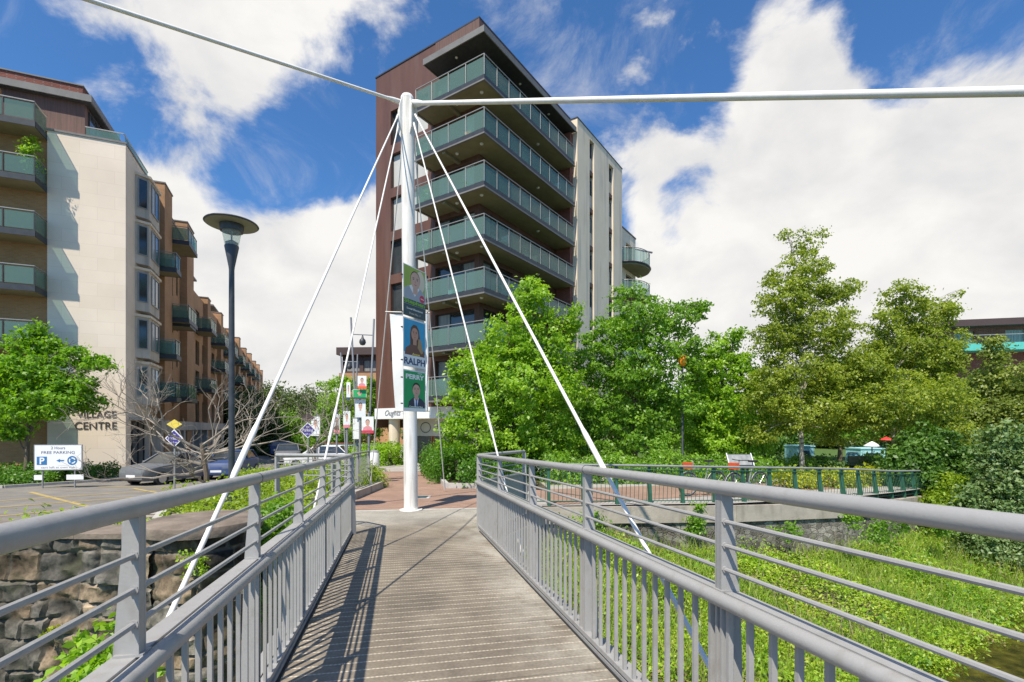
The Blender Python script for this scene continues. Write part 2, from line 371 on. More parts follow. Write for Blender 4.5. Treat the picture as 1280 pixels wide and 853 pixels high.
# clouds lie on a flat layer: project the direction onto it
den = ma('ADD', ma('MAXIMUM', sep.outputs[2], 0.0), .35)
cx = ma('DIVIDE', sep.outputs[0], den); cy = ma('DIVIDE', sep.outputs[1], den)
cmb = N.new('ShaderNodeCombineXYZ'); L.new(cx, cmb.inputs[0]); L.new(cy, cmb.inputs[1]); L.new(ma('MULTIPLY', sep.outputs[2], .8), cmb.inputs[2])
def noise(sc_, det, ro, off=(0,0,0), dist=0):
    mp = N.new('ShaderNodeMapping'); mp.inputs['Location'].default_value = off; mp.inputs['Scale'].default_value = (1,1,1.35); L.new(dirn, mp.inputs[0])
    n = N.new('ShaderNodeTexNoise'); n.inputs['Scale'].default_value = sc_; n.inputs['Detail'].default_value = det; n.inputs['Roughness'].default_value = ro; n.inputs['Distortion'].default_value = dist
    L.new(mp.outputs[0], n.inputs['Vector']); return n.outputs[0]
field = ma('MULTIPLY_ADD', noise(5.2, 12, .60, (3.1,1.7,0), .25), 3.2, -1.93)
thin = N.new('ShaderNodeMapRange'); thin.interpolation_type = 'SMOOTHSTEP'; thin.inputs[1].default_value = .48; thin.inputs[2].default_value = .80; thin.inputs[4].default_value = .55; L.new(noise(3.4, 10, .66, (9.1,4.7,2.0), .9), thin.inputs[0])
def sd(px, py): 
    v = Vector(((px-640)/F, 1, (535-py)/F)).normalized(); return tuple(v)
# (px, py, angular radius in degrees, weight)
for px, py, rad, wt in [(1180,300,19,.80), (1010,80,5,.42), (985,160,5,.45), (1040,230,9,.5), (1280,210,8,.45), (370,360,8,.62), (440,280,5,.42), (180,180,5,.50), (235,60,7,.44), (320,90,6,.50), (250,120,5,.2), (120,20,5,.30), (825,245,4.5,.50), (500,440,14,.6), (90,320,10,.55), (1000,480,25,.7), (560,20,7,.10),(790,95,6,.18), (300,470,14,.7), (430,30,5,.12), (900,350,8,.45), (940,150,3,-.25), (1130,160,4,-.12),
                        (300,215,5,-.45), (230,150,4,-.35), (330,170,5,-.25), (390,180,5,-.40), (240,150,2.5,-.2), (20,70,8,-.6), (120,140,4,-.3), (200,125,3.5,-.28), (872,265,4,-1.0), (905,215,3,-.35), (1210,20,9,-1.0), (1120,60,4,-.35), (890,60,5,-.3), (700,60,6,-.1), (-350,300,30,.4), (1700,400,30,.4), (-300,-300,40,.1)]:
    dp = vm('DOT_PRODUCT', dirn, sd(px, py)).outputs['Value']
    mr = N.new('ShaderNodeMapRange'); mr.interpolation_type = 'SMOOTHSTEP'; mr.clamp = True
    mr.inputs[1].default_value = math.cos(R(rad*1.5)); mr.inputs[2].default_value = math.cos(R(rad*.25)); mr.inputs[3].default_value = 0; mr.inputs[4].default_value = wt
    L.new(dp, mr.inputs[0]); field = ma('ADD', field, mr.outputs[0])
field = ma('ADD', field, .045)
mk = N.new('ShaderNodeMapRange'); mk.interpolation_type = 'SMOOTHSTEP'; mk.inputs[1].default_value = -.06; mk.inputs[2].default_value = .56; L.new(field, mk.inputs[0])
shade = noise(6.0, 8, .55, (7.7,2.2,0), .2)
cr = N.new('ShaderNodeValToRGB'); cr.color_ramp.elements[0].position = .30; cr.color_ramp.elements[1].position = .62
cr.color_ramp.elements[0].color = (6.9,6.9,7.0,1); cr.color_ramp.elements[1].color = (9.0,8.8,8.5,1); L.new(shade, cr.inputs[0])
sk = N.new('ShaderNodeVectorMath'); sk.operation = 'MULTIPLY'; L.new(sky.outputs[0], sk.inputs[0]); sk.inputs[1].default_value = (.66,1.14,1.58)
mixc = N.new('ShaderNodeMix'); mixc.data_type = 'RGBA'; L.new(ma('MAXIMUM', mk.outputs[0], thin.outputs[0]), mixc.inputs[0]); L.new(sk.outputs[0], mixc.inputs[6]); L.new(cr.outputs[0], mixc.inputs[7])
L.new(mixc.outputs[2], bg.inputs[0])

sl = bpy.data.lights.new('sun', 'SUN'); sl.energy = 5.0; sl.angle = R(.53); sl.color = (1,.92,.79)
so = bpy.data.objects.new('sun', sl); col.objects.link(so); so.rotation_euler = sun_dir.to_track_quat('-Z', 'Y').to_euler(); so.location = (-10,-20,40)
cam = bpy.data.cameras.new('camera'); co = bpy.data.objects.new('camera', cam); col.objects.link(co); sc.camera = co
cam.sensor_width = 36; cam.lens = F/1280*36; cam.shift_y = (535-426.5)/1280; cam.clip_start = .05; cam.clip_end = 2500
co.location = (0,0,0); co.rotation_euler = (R(90),0,0)
sc.view_settings.view_transform = 'Standard'; sc.view_settings.look = 'None'; sc.view_settings.exposure = 0.30; sc.view_settings.gamma = 1
sc.cycles.max_bounces = 8; sc.cycles.transparent_max_bounces = 16; sc.cycles.diffuse_bounces = 3
try: sc.cycles.use_denoising = True
except Exception: pass
# ------------------------------------------------------------------ ground, bank, river
EDGE = [(-700,6.0),(-4.6,6.0),(-3.4,6.4),(-3.35,8.7),(-2.9,9.1),(-.45,9.4),(.45,11.3),(.75,12.25),(5.75,12.75),(9.3,13.9),(12.0,15.4),(16,18),(26,24),(700,60)]
def edge_y(x):
    for (x0,y0),(x1,y1) in zip(EDGE, EDGE[1:]):
        if x0 <= x <= x1: return y0+(y1-y0)*(x-x0)/(x1-x0)
    return 60
xs = sorted(set([e[0] for e in EDGE] + [-450,-250,-150,-100,-70,-50,-40] + [-30+.75*i for i in range(40)] + [0,3,4.5,7.5,10.5,14,18,20,23,30,40,60,100,180,300,500]))
ys = [0,.4,.8,1.2,1.6,2,2.5,3,4,5,6,7,8,9,10,12,14,16,18,20,24,28,34,42,55,75,110,170,280,500,900,1500]
mb = MB(); n = len(ys)
for x in xs:
    for dy in ys:
        y = edge_y(x)+dy; mb.v.append((x, y, ground(x, y)-.006))
for i in range(len(xs)-1):
    for j in range(n-1):
        a = i*n+j; mb.f.append((a, a+n, a+n+1, a+1))
struct(mb.build('ground', 'footway', smooth=True))
def sheet(name, m, poly, dz, nsub=10, gfun=ground):
    """surface patch following the ground; poly is a quad (4 points)"""
    mb = MB(); A,B,C_,D_ = [Vector((*p,0)) for p in poly]
    for i in range(nsub+1):
        for j in range(nsub+1):
            p = A.lerp(B, i/nsub).lerp(D_.lerp(C_, i/nsub), j/nsub); mb.v.append((p.x, p.y, gfun(p.x, p.y)+dz))
    for i in range(nsub):
        for j in range(nsub):
            a = i*(nsub+1)+j; mb.f.append((a, a+nsub+1, a+nsub+2, a+1))
    return struct(mb.build(name, m))
M['pavers'] = brick_mat('red_brown_pavers', (.30,.185,.135), (.36,.235,.175), (.24,.17,.135), .21, .105, .006, (.97,-.23), .9, .12, .15)
# pavers need the horizontal plane: feed x/y instead of height
nt_ = M['pavers'].node_tree
for nd in nt_.nodes:
    if nd.type == 'COMBXYZ':
        g_ = [q for q in nt_.nodes if q.type == 'NEW_GEOMETRY'][0]
        mp_ = nt_.nodes.new('ShaderNodeMapping'); mp_.inputs['Rotation'].default_value = (0,0,.24); nt_.links.new(g_.outputs['Position'], mp_.inputs[0])
        for q in nt_.nodes:
            if q.type == 'TEX_BRICK': nt_.links.new(mp_.outputs[0], q.inputs['Vector'])
sheet('plaza_paving', 'pavers', [(-4.3,11.42),(.5,12.0),(-1.6,25),(-7.6,25)], .002, 14)
sheet('road', 'asphalt', [(-40,7.2),(-5.8,7.2),(-15,58),(-40,20)], -.001, 30)
sheet('street', 'asphalt', [(-20.4,24),(-9.5,24),(-47,125),(-59,125)], .003, 30)
# yellow box junction and lane lines on the road
def stripe(name, m, p, q, wd, dz=.006):
    p = Vector((*p,0)); q = Vector((*q,0)); d = (q-p).normalized(); s = Vector((-d.y,d.x,0))*wd/2
    a,b,c,d2 = p-s, q-s, q+s, p+s
    return sheet(name, m, [(a.x,a.y),(b.x,b.y),(c.x,c.y),(d2.x,d2.y)], dz, 8)
for p, q in (((-19.5,11.5),(-12,20.5)),((-17,10.5),(-11.2,17.5)),((-20,14.5),(-14,21.5)),((-19.8,17.3),(-12.4,12.0)),((-19.5,20),(-11.8,14.5)),((-16.5,21.5),(-11.3,17.6)),((-14,10.5),(-11,14))):
    stripe('road_marking', 'yellow_paint', p, q, .16)
for p, q in (((-20,10.2),(-10.8,10.2)),((-10.8,10.2),(-10.8,22)),((-20.5,22.3),(-10.8,22))):
    stripe('road_marking', 'yellow_paint', p, q, .16)
for k in range(5): stripe('road_marking', 'white_paint', (-18.2-1.9*k*1.2, 30+4.5*k*1.2), (-18.9-1.9*k*1.2, 31.8+4.5*k*1.2), .14)
sheet('river_walk','pavers',[(.95,12.35),(16,18.6),(16.5,21),(.6,16.0)],.004,20)
# kerbs
def kerb(name, pts, w_, h_, m='kerbstone'):
    mb = MB()
    for p, q in zip(pts, pts[1:]):
        L_ = math.dist(p, q); k = max(1, int(L_/.9))
        for i in range(k):
            a = (p[0]+(q[0]-p[0])*(i+.008)/k, p[1]+(q[1]-p[1])*(i+.008)/k); b = (p[0]+(q[0]-p[0])*(i+.992)/k, p[1]+(q[1]-p[1])*(i+.992)/k)
            za = ground(*a); zb = ground(*b)
            mb.beam((a[0],a[1],za+h_/2-.1), (b[0],b[1],zb+h_/2-.1), w_, h_+.2)
    return struct(mb.build(name, m))
kerb('kerb', [(-60,19.2),(-27,20.4),(-22.2,21.6),(-20.7,24.6),(-20.7,28),(-33,57),(-58,115)], .16, .12)
kerb('kerb', [(-6.0,8.0),(-8.6,12.5),(-9.8,18),(-9.9,24),(-23,57),(-46,115)], .16, .12)
kerb('plaza_kerb', [(-4.0,11.30),(-2.55,11.52)], .12, .004); kerb('plaza_kerb', [(-2.1,11.58),(-.45,11.84)], .12, .004)

def bank_z(x, y):
    d = -.52*(x-7.0)+.854*(y-8.65)
    return -4.52 + min(1.62, max(-.7, d*.30)) + .10*math.sin(x*1.7+y*.9)*math.sin(y*1.3-x*.5) + .05*math.sin(x*4.1)*math.sin(y*3.7)
mb = MB(); gx = [-60,-30,-14]+[-11+.5*i for i in range(75)]+[30,45,80]; gy = [-60,-25,-10]+[-4+.5*i for i in range(60)]+[30,60]
for x in gx:
    for y in gy: mb.v.append((x,y,bank_z(x,y)))
n = len(gy)
for i in range(len(gx)-1):
    for j in range(n-1): a = i*n+j; mb.f.append((a,a+n,a+n+1,a+1))
struct(mb.build('river_bank', mat('bank_earth', (.055,.06,.02), (.11,.10,.04), 3, .95, bump=.6), smooth=True))
wm = bpy.data.materials.new('river_water'); nt2, N2, L2 = nodes_of(wm)
o2 = N2.new('ShaderNodeOutputMaterial'); p2 = N2.new('ShaderNodeBsdfPrincipled'); L2.new(p2.outputs[0], o2.inputs[0])
n2 = N2.new('ShaderNodeTexNoise'); n2.inputs['Scale'].default_value = 3.5; n2.inputs['Detail'].default_value = 5; g2 = N2.new('ShaderNodeNewGeometry'); L2.new(g2.outputs['Position'], n2.inputs['Vector'])
r2 = N2.new('ShaderNodeValToRGB'); r2.color_ramp.elements[0].position=.4; r2.color_ramp.elements[1].position=.66; r2.color_ramp.elements[0].color=(.028,.024,.006,1); r2.color_ramp.elements[1].color=(.10,.085,.015,1); L2.new(n2.outputs[0], r2.inputs[0]); L2.new(r2.outputs[0], p2.inputs['Base Color'])
p2.inputs['Roughness'].default_value = .12; n3 = N2.new('ShaderNodeTexNoise'); n3.inputs['Scale'].default_value = 9; n3.inputs['Detail'].default_value = 3; L2.new(g2.outputs['Position'], n3.inputs['Vector'])
b3 = N2.new('ShaderNodeBump'); b3.inputs['Strength'].default_value=.25; b3.inputs['Distance'].default_value=.03; L2.new(n3.outputs[0], b3.inputs['Height']); L2.new(b3.outputs[0], p2.inputs['Normal'])
struct(MB().add([(-60,-60,-4.45),(80,-60,-4.45),(80,60,-4.45),(-60,60,-4.45)], [(0,1,2,3)]).build('river_water', wm))

# bank vegetation (uncountable)
def bank_leaves(name, label, m, cnt, x0, x1, y0, y1, size, hmax, seed, keep=lambda x,y,d: True):
    rg = np.random.default_rng(seed); pts = []; nc = cnt//14
    X = rg.uniform(x0, x1, nc*3); Y = rg.uniform(y0, y1, nc*3)
    for x, y in zip(X, Y):
        d = -.52*(x-7.0)+.854*(y-8.65)
        if y > edge_y(x)-.15 or y < y0 or d < -.25 or not keep(x,y,d): continue
        if math.sin(x*2.1+1.3*math.sin(y*1.1))*math.sin(y*1.9+x*.6) < rg.uniform(-1.3,.2): continue
        pts.append((x,y,bank_z(x,y)))
        if len(pts) >= nc: break
    P = np.array(pts); h = hmax*rg.uniform(.25,1,len(P))*(1+.5*np.sin(P[:,0]*1.3+P[:,1]))
    C = np.repeat(P, 14, 0); k = len(C); t = rg.random(k)
    C = C + np.stack([rg.normal(size=k)*.13, rg.normal(size=k)*.13, np.repeat(h,14)*t], 1)
    D = np.stack([rg.normal(size=k)*.4, rg.normal(size=k)*.4-.15, np.ones(k)], 1)
    return tag(np_mesh(name, leaf_verts(C, D, size, .5, .55), 4, m, loc=(P[:,0].mean(),P[:,1].mean(),P[:,2].min())), label, 'vegetation', kind='stuff')
bank_leaves('bank_vegetation', 'tangled green weeds covering the river bank below the right railing', 'leaf_bank', 190000, -9, 20, 1.2, 20, .075, .40, 5)
bank_leaves('dry_weeds', 'straw coloured dry weeds in patches near the retaining wall', leaf_mat('leaf_dry', [(.16,.13,.05),(.30,.24,.09),(.42,.36,.16)], .25), 26000, -1, 16, 5, 18, .07, .40, 15, keep=lambda x,y,d: math.sin(x*1.3+4)*math.sin(y*1.1)+ (y-8)*.08>.25)
bank_leaves('bank_flowers', 'small yellow flowers among the weeds on the river bank', 'leaf_gold', 5000, 1, 14, 3, 16, .05, .48, 6)
bank_leaves('tall_weeds', 'taller green weeds in patches on the river bank', 'leaf_mid', 40000, -9, 18, 1.2, 18, .10, .66, 9, keep=lambda x,y,d: math.sin(x*.9+2)*math.sin(y*.8+1)>.1)
bank_leaves('broad_weeds', 'broad leaved dock and nettle plants scattered over the river bank', 'leaf_bright', 7000, -6, 16, 2, 16, .17, .45, 25, keep=lambda x,y,d: math.sin(x*2.3+1)*math.sin(y*2.1+2)>.45)
k2 = 1200; rg2 = np.random.default_rng(8); X2 = rg2.uniform(-1,15,k2); Y2 = rg2.uniform(3,16,k2)
ok2 = np.array([(-.52*(x-7.0)+.854*(y-8.65)) > .2 and y < edge_y(x)-.2 for x,y in zip(X2,Y2)]); X2=X2[ok2]; Y2=Y2[ok2]; k2=len(X2)
Z2 = np.array([bank_z(x,y) for x,y in zip(X2,Y2)]); h2_ = rg2.uniform(.5,1.0,k2); l2_ = rg2.normal(size=(k2,2))*.16; a2_ = rg2.uniform(0,6.28,k2)
tag(np_mesh('dry_stalks', np.stack([np.stack([X2-np.cos(a2_)*.006,Y2-np.sin(a2_)*.006,Z2],1),np.stack([X2+np.cos(a2_)*.006,Y2+np.sin(a2_)*.006,Z2],1),np.stack([X2+l2_[:,0],Y2+l2_[:,1],Z2+h2_],1)],1).reshape(-1,3), 3, mat('dry_stalk',(.34,.26,.15),(.46,.38,.24),5,.9), loc=(7,8,-4)), 'thin dry brown stalks standing among the weeds on the river bank', 'dead stalks', kind='stuff')
# grass blades
k = 55000; rg = np.random.default_rng(3); X = rg.uniform(-2,17,k); Y = rg.uniform(2,17,k)
ok = np.array([(-.52*(x-7.0)+.854*(y-8.65)) > .1 and y < edge_y(x)-.1 and math.sin(x*.7)*math.sin(y*.6+1)>-.5 for x,y in zip(X,Y)]); X=X[ok]; Y=Y[ok]; k=len(X)
Z = np.array([bank_z(x,y) for x,y in zip(X,Y)]); h = rg.uniform(.25,.65,k); a = rg.uniform(0,6.28,k); lean = rg.normal(size=(k,2))*.18
B0 = np.stack([X-np.cos(a)*.012, Y-np.sin(a)*.012, Z],1); B1 = np.stack([X+np.cos(a)*.012, Y+np.sin(a)*.012, Z],1); T = np.stack([X+lean[:,0], Y+lean[:,1], Z+h],1)
tag(np_mesh('grass', np.stack([B0,B1,T],1).reshape(-1,3), 3, leaf_mat('grass_blade', [(.14,.24,.03),(.28,.38,.05),(.46,.46,.14)], .3), loc=(7,8,-4)), 'long pale grass growing on the river bank', 'grass', kind='stuff')

# ------------------------------------------------------------------ river walls
def rubble(name, cA, cB, mortar, sc_):
    m = bpy.data.materials.new(name); nt, N, L = nodes_of(m); out = N.new('ShaderNodeOutputMaterial'); p = N.new('ShaderNodeBsdfPrincipled'); L.new(p.outputs[0], out.inputs[0])
    p.inputs['Roughness'].default_value=.9; p.inputs['Specular IOR Level'].default_value = .2
    g = N.new('ShaderNodeNewGeometry'); mp = N.new('ShaderNodeMapping'); mp.inputs['Scale'].default_value = sc_; L.new(g.outputs['Position'], mp.inputs[0])
    nd = N.new('ShaderNodeTexNoise'); nd.inputs['Scale'].default_value = 1.2; L.new(mp.outputs[0], nd.inputs['Vector'])
    av = N.new('ShaderNodeVectorMath'); av.operation='MULTIPLY_ADD'; L.new(nd.outputs['Color'], av.inputs[0]); av.inputs[1].default_value=(.5,.5,.5); L.new(mp.outputs[0], av.inputs[2])
    v1 = N.new('ShaderNodeTexVoronoi'); v1.feature='F1'; L.new(av.outputs[0], v1.inputs['Vector']); v1.inputs['Scale'].default_value=1; v1.inputs['Randomness'].default_value=.75
    v2 = N.new('ShaderNodeTexVoronoi'); v2.feature='DISTANCE_TO_EDGE'; L.new(av.outputs[0], v2.inputs['Vector']); v2.inputs['Scale'].default_value=1; v2.inputs['Randomness'].default_value=.75
    r = N.new('ShaderNodeValToRGB'); sp = N.new('ShaderNodeSeparateColor'); L.new(v1.outputs['Color'], sp.inputs[0]); L.new(sp.outputs[0], r.inputs[0])
    r.color_ramp.elements[0].color=(*cA,1); r.color_ramp.elements[1].color=(*cB,1)
    e = N.new('ShaderNodeMapRange'); e.inputs[1].default_value=.01; e.inputs[2].default_value=.06; L.new(v2.outputs['Distance'], e.inputs[0])
    n = N.new('ShaderNodeTexNoise'); n.inputs['Scale'].default_value=7; n.inputs['Detail'].default_value=8; n.inputs['Roughness'].default_value=.7; L.new(g.outputs['Position'], n.inputs['Vector'])
    nl = N.new('ShaderNodeTexNoise'); nl.inputs['Scale'].default_value=1.3; nl.inputs['Detail'].default_value=5; L.new(g.outputs['Position'], nl.inputs['Vector'])
    mr = N.new('ShaderNodeMapRange'); mr.inputs[1].default_value=.3; mr.inputs[2].default_value=.7; mr.inputs[3].default_value=.55; mr.inputs[4].default_value=1.35; L.new(n.outputs[0], mr.inputs[0])
    mr2 = N.new('ShaderNodeMapRange'); mr2.inputs[1].default_value=.35; mr2.inputs[2].default_value=.62; mr2.inputs[3].default_value=.45; mr2.inputs[4].default_value=1.1; L.new(nl.outputs[0], mr2.inputs[0])
    mm = N.new('ShaderNodeMath'); mm.operation='MULTIPLY'; L.new(mr.outputs[0], mm.inputs[0]); L.new(mr2.outputs[0], mm.inputs[1])
    mx = N.new('ShaderNodeMix'); mx.data_type='RGBA'; L.new(e.outputs[0], mx.inputs[0]); mx.inputs[6].default_value=(*mortar,1); L.new(r.outputs[0], mx.inputs[7])
    sc2 = N.new('ShaderNodeVectorMath'); sc2.operation='SCALE'; L.new(mx.outputs[2], sc2.inputs[0]); L.new(mm.outputs[0], sc2.inputs['Scale']); L.new(sc2.outputs[0], p.inputs['Base Color'])
    ad = N.new('ShaderNodeMath'); ad.operation='MULTIPLY_ADD'; L.new(n.outputs[0], ad.inputs[0]); ad.inputs[1].default_value=.9; L.new(e.outputs[0], ad.inputs[2])
    b = N.new('ShaderNodeBump'); b.inputs['Strength'].default_value=.9; b.inputs['Distance'].default_value=.05; L.new(ad.outputs[0], b.inputs['Height']); L.new(b.outputs[0], p.inputs['Normal'])
    return m
M['rubble'] = rubble('rubble_stone', (.17,.15,.13), (.38,.35,.30), (.30,.275,.23), (4.6,4.6,7.5))
def block_mat(name):
    m = brick_mat(name, (.15,.115,.075), (.36,.255,.16), (.22,.185,.145), .82, .44, .016, (1,0), .92, .3, .8, 1, .37)
    nt = m.node_tree; N = nt.nodes; L = nt.links
    g = [q for q in N if q.type == 'NEW_GEOMETRY'][0]; bt = [q for q in N if q.type == 'TEX_BRICK'][0]; p = [q for q in N if q.type == 'BSDF_PRINCIPLED'][0]; cmb_ = [q for q in N if q.type == 'COMBXYZ'][0]
    nz = N.new('ShaderNodeTexNoise'); nz.inputs['Scale'].default_value = 2.2; nz.inputs['Detail'].default_value = 4; L.new(g.outputs['Position'], nz.inputs['Vector'])
    av = N.new('ShaderNodeVectorMath'); av.operation = 'MULTIPLY_ADD'; L.new(nz.outputs['Color'], av.inputs[0]); av.inputs[1].default_value = (.30,.30,0); L.new(cmb_.outputs[0], av.inputs[2]); L.new(av.outputs[0], bt.inputs['Vector'])
    n5 = N.new('ShaderNodeTexNoise'); n5.inputs['Scale'].default_value = 5; n5.inputs['Detail'].default_value = 10; n5.inputs['Roughness'].default_value = .68; L.new(g.outputs['Position'], n5.inputs['Vector'])
    r5 = N.new('ShaderNodeMapRange'); r5.inputs[1].default_value=.33; r5.inputs[2].default_value=.66; r5.inputs[3].default_value=.30; r5.inputs[4].default_value=1.35; L.new(n5.outputs[0], r5.inputs[0])
    old = [l for l in L if l.to_node == p and l.to_socket.name == 'Base Color'][0].from_socket
    s5 = N.new('ShaderNodeVectorMath'); s5.operation='SCALE'; L.new(old, s5.inputs[0]); L.new(r5.outputs[0], s5.inputs['Scale']); L.new(s5.outputs[0], p.inputs['Base Color'])
    b5 = N.new('ShaderNodeBump'); b5.inputs['Strength'].default_value=1.0; b5.inputs['Distance'].default_value=.045; L.new(n5.outputs[0], b5.inputs['Height'])
    ob_ = [q for q in N if q.type == 'BUMP' and q != b5][0]; L.new(ob_.outputs[0], b5.inputs['Normal']); ob_.inputs['Distance'].default_value=.03; L.new(b5.outputs[0], p.inputs['Normal'])
    return m
M['block_stone'] = block_mat('rough_block_stone')
M['cap_stone'] = mat('cap_stone', (.16,.125,.095), (.27,.215,.165), 3, .9, bump=.5, bscale=22, dirt=((.09,.075,.06), 2.5, (1,1,1)))
rw = thing('retaining_wall', 'long concrete topped rubble stone retaining wall above the river bank on the right', 'wall', (5.75,12.75,-4.6))
def wall_strip(pts, ztop, zbot, off, thick):
    mb = MB()
    for (p, q), (za, zb_) in zip(zip(pts, pts[1:]), zip(ztop, ztop[1:])):
        d = Vector((q[0]-p[0], q[1]-p[1], 0)).normalized(); nrm = Vector((d.y,-d.x,0))
        P = Vector((*p,0)); Q = Vector((*q,0)); A = P+nrm*off; B = Q+nrm*off; C_ = Q+nrm*(off-thick); D_ = P+nrm*(off-thick)
        lo = zbot
        lz = [lo[0], lo[1]] if isinstance(lo, tuple) else [lo, lo]
        f0 = za-lz[0] if isinstance(lo, tuple) else lo; f1 = zb_-lz[1] if isinstance(lo, tuple) else lo
        mb.add([(A.x,A.y,f0),(B.x,B.y,f1),(C_.x,C_.y,f1),(D_.x,D_.y,f0),(A.x,A.y,za),(B.x,B.y,zb_),(C_.x,C_.y,zb_),(D_.x,D_.y,za)], [(0,3,2,1),(4,5,6,7),(0,1,5,4),(1,2,6,5),(2,3,7,6),(3,0,4,7)])
    return mb
wp = EDGE[6:13]; wz = [-1.93,-1.96,-2.0,-2.10,-2.22,-2.35,-2.5]
wall_strip(wp, wz, (.42,.42), .06, .40).build('coping', 'concrete', rw)
wall_strip(wp, [z_-.42 for z_ in wz], -5.6, 0, .5).build('wall_face', 'rubble', rw)
aw = thing('abutment_wall', 'grey concrete abutment wall carrying the far end of the footbridge', 'wall', (-1.6,9.3,-4.6))
wall_strip(EDGE[2:7], [-2.2]*5, -5.6, .02, .5).build('wall_face', 'concrete', aw)
# near left parapet wall and its round pier
lw = thing('stone_wall', 'old rough stone block wall beside the road with a round capped pier', 'wall', (-7,5.8,-5.0))
from mathutils import noise as mnoise
M['stonework'] = None
def stone_layout(x0, x1, z0, z1, seed):
    rg = random.Random(seed); rows = []; z = z0
    while z < z1-.12:
        h = rg.choice((.17,.24,.33,.42))*rg.uniform(.9,1.1)
        if z+h > z1-.12: h = z1-z
        x = x0-rg.random()*.6; cells = []
        while x < x1: w_ = rg.uniform(.9,2.1)*h; cells.append((x, x+w_, rg.random(), rg.random())); x += w_
        rows.append((z, z+h, cells)); z += h
    return rows
def stone_at(rows, x, z):
    dx = mnoise.noise(Vector((x*1.4,z*1.4,2)))*.10; dz = mnoise.noise(Vector((x*1.3,z*1.3,7)))*.09
    x += dx; z += dz
    for (a,b,cells) in rows:
        if a <= z < b or (b == rows[-1][1] and z >= b) or (a == rows[0][0] and z < a):
            for (c,d,q,w_) in cells:
                if c <= x < d:
                    e = min(x-c, d-x, z-a, b-z); return max(0,e), q, w_
    return .2, .5, .5
def stone_surface(name, fr, u0, u1, z0, z1, step, seed, parent, wrap=False):
    rows = stone_layout(u0, u1, z0, z1, seed); nu = int((u1-u0)/step); nz = int((z1-z0)/step)
    vs = []; cols = []
    for i in range(nu+1):
        for j in range(nz+1):
            u = u0+(u1-u0)*i/nu; z = z0+(z1-z0)*j/nz; e, q, w_ = stone_at(rows, u, z)
            k = min(1, max(0,(e-.004)/.022)); k = k*k*(3-2*k)
            n_ = mnoise.fractal(Vector((u*3.2,z*3.2,seed)), 1.0, 2.0, 5)
            n2_ = mnoise.fractal(Vector((u*.8,z*.8,seed+5)), 1.0, 2.0, 3)
            vs.append(fr(u, k*(.018+.030*w_)+.075*n_*k+.03*n2_+.016*n_, z))
            base = (.085+.17*q, .068+.12*q, .048+.075*q) if w_ < .6 else (.09+.09*q, .083+.08*q, .07+.065*q)
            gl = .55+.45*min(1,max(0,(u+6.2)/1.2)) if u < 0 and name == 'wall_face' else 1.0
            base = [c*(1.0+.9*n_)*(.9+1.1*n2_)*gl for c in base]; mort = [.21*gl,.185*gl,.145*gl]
            cols.append([max(.02, mort[c]*(1-k)*(.8+.6*n_)+base[c]*k) for c in range(3)]+[1])
    fs = []; m_ = nz+1
    for i in range(nu):
        for j in range(nz): a_ = i*m_+j; fs.append((a_,a_+m_,a_+m_+1,a_+1))
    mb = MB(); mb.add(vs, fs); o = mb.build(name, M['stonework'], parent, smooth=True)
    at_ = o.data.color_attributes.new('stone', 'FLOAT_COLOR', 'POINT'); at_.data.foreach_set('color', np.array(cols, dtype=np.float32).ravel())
    return o
def stonework_mat():
    m = bpy.data.materials.new('old_stonework'); nt, N, L = nodes_of(m); out = N.new('ShaderNodeOutputMaterial'); p = N.new('ShaderNodeBsdfPrincipled'); L.new(p.outputs[0], out.inputs[0])
    p.inputs['Roughness'].default_value=.93; p.inputs['Specular IOR Level'].default_value=.2
    a = N.new('ShaderNodeVertexColor'); a.layer_name = 'stone'; g = N.new('ShaderNodeNewGeometry')
    n = N.new('ShaderNodeTexNoise'); n.inputs['Scale'].default_value=14; n.inputs['Detail'].default_value=9; n.inputs['Roughness'].default_value=.72; L.new(g.outputs['Position'], n.inputs['Vector'])
    mr = N.new('ShaderNodeMapRange'); mr.inputs[1].default_value=.32; mr.inputs[2].default_value=.68; mr.inputs[3].default_value=.5; mr.inputs[4].default_value=1.5; L.new(n.outputs[0], mr.inputs[0])
    s5 = N.new('ShaderNodeVectorMath'); s5.operation='SCALE'; L.new(a.outputs[0], s5.inputs[0]); L.new(mr.outputs[0], s5.inputs['Scale'])
    ms = N.new('ShaderNodeTexNoise'); ms.inputs['Scale'].default_value=2.3; ms.inputs['Detail'].default_value=7; L.new(g.outputs['Position'], ms.inputs['Vector'])
    mm = N.new('ShaderNodeMapRange'); mm.inputs[1].default_value=.58; mm.inputs[2].default_value=.72; mm.inputs[4].default_value=.6; L.new(ms.outputs[0], mm.inputs[0])
    mx = N.new('ShaderNodeMix'); mx.data_type='RGBA'; L.new(mm.outputs[0], mx.inputs[0]); L.new(s5.outputs[0], mx.inputs[6]); mx.inputs[7].default_value=(.10,.105,.05,1); L.new(mx.outputs[2], p.inputs['Base Color'])
    b = N.new('ShaderNodeBump'); b.inputs['Strength'].default_value=.8; b.inputs['Distance'].default_value=.015; L.new(n.outputs[0], b.inputs['Height']); L.new(b.outputs[0], p.inputs['Normal'])
    return m
M['stonework'] = stonework_mat()
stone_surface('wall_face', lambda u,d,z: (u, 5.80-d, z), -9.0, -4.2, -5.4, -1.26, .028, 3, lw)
MB().box((-34,5.80,-5.4),(-9.0,6.25,-1.26)).build('wall_core','block_stone',lw); MB().box((-9.0,5.83,-5.4),(-4.2,6.25,-1.27)).build('wall_core','block_stone',lw)
mb = MB(); rg = random.Random(8); x = -34
while x < -4.6:
    L_ = rg.uniform(.5,1.0); mb.box((x+.006,5.73+rg.uniform(-.04,.03),-1.30+.012), (min(x+L_,-4.5)-.006,6.29,-1.20+rg.uniform(-.035,.035))); x += L_
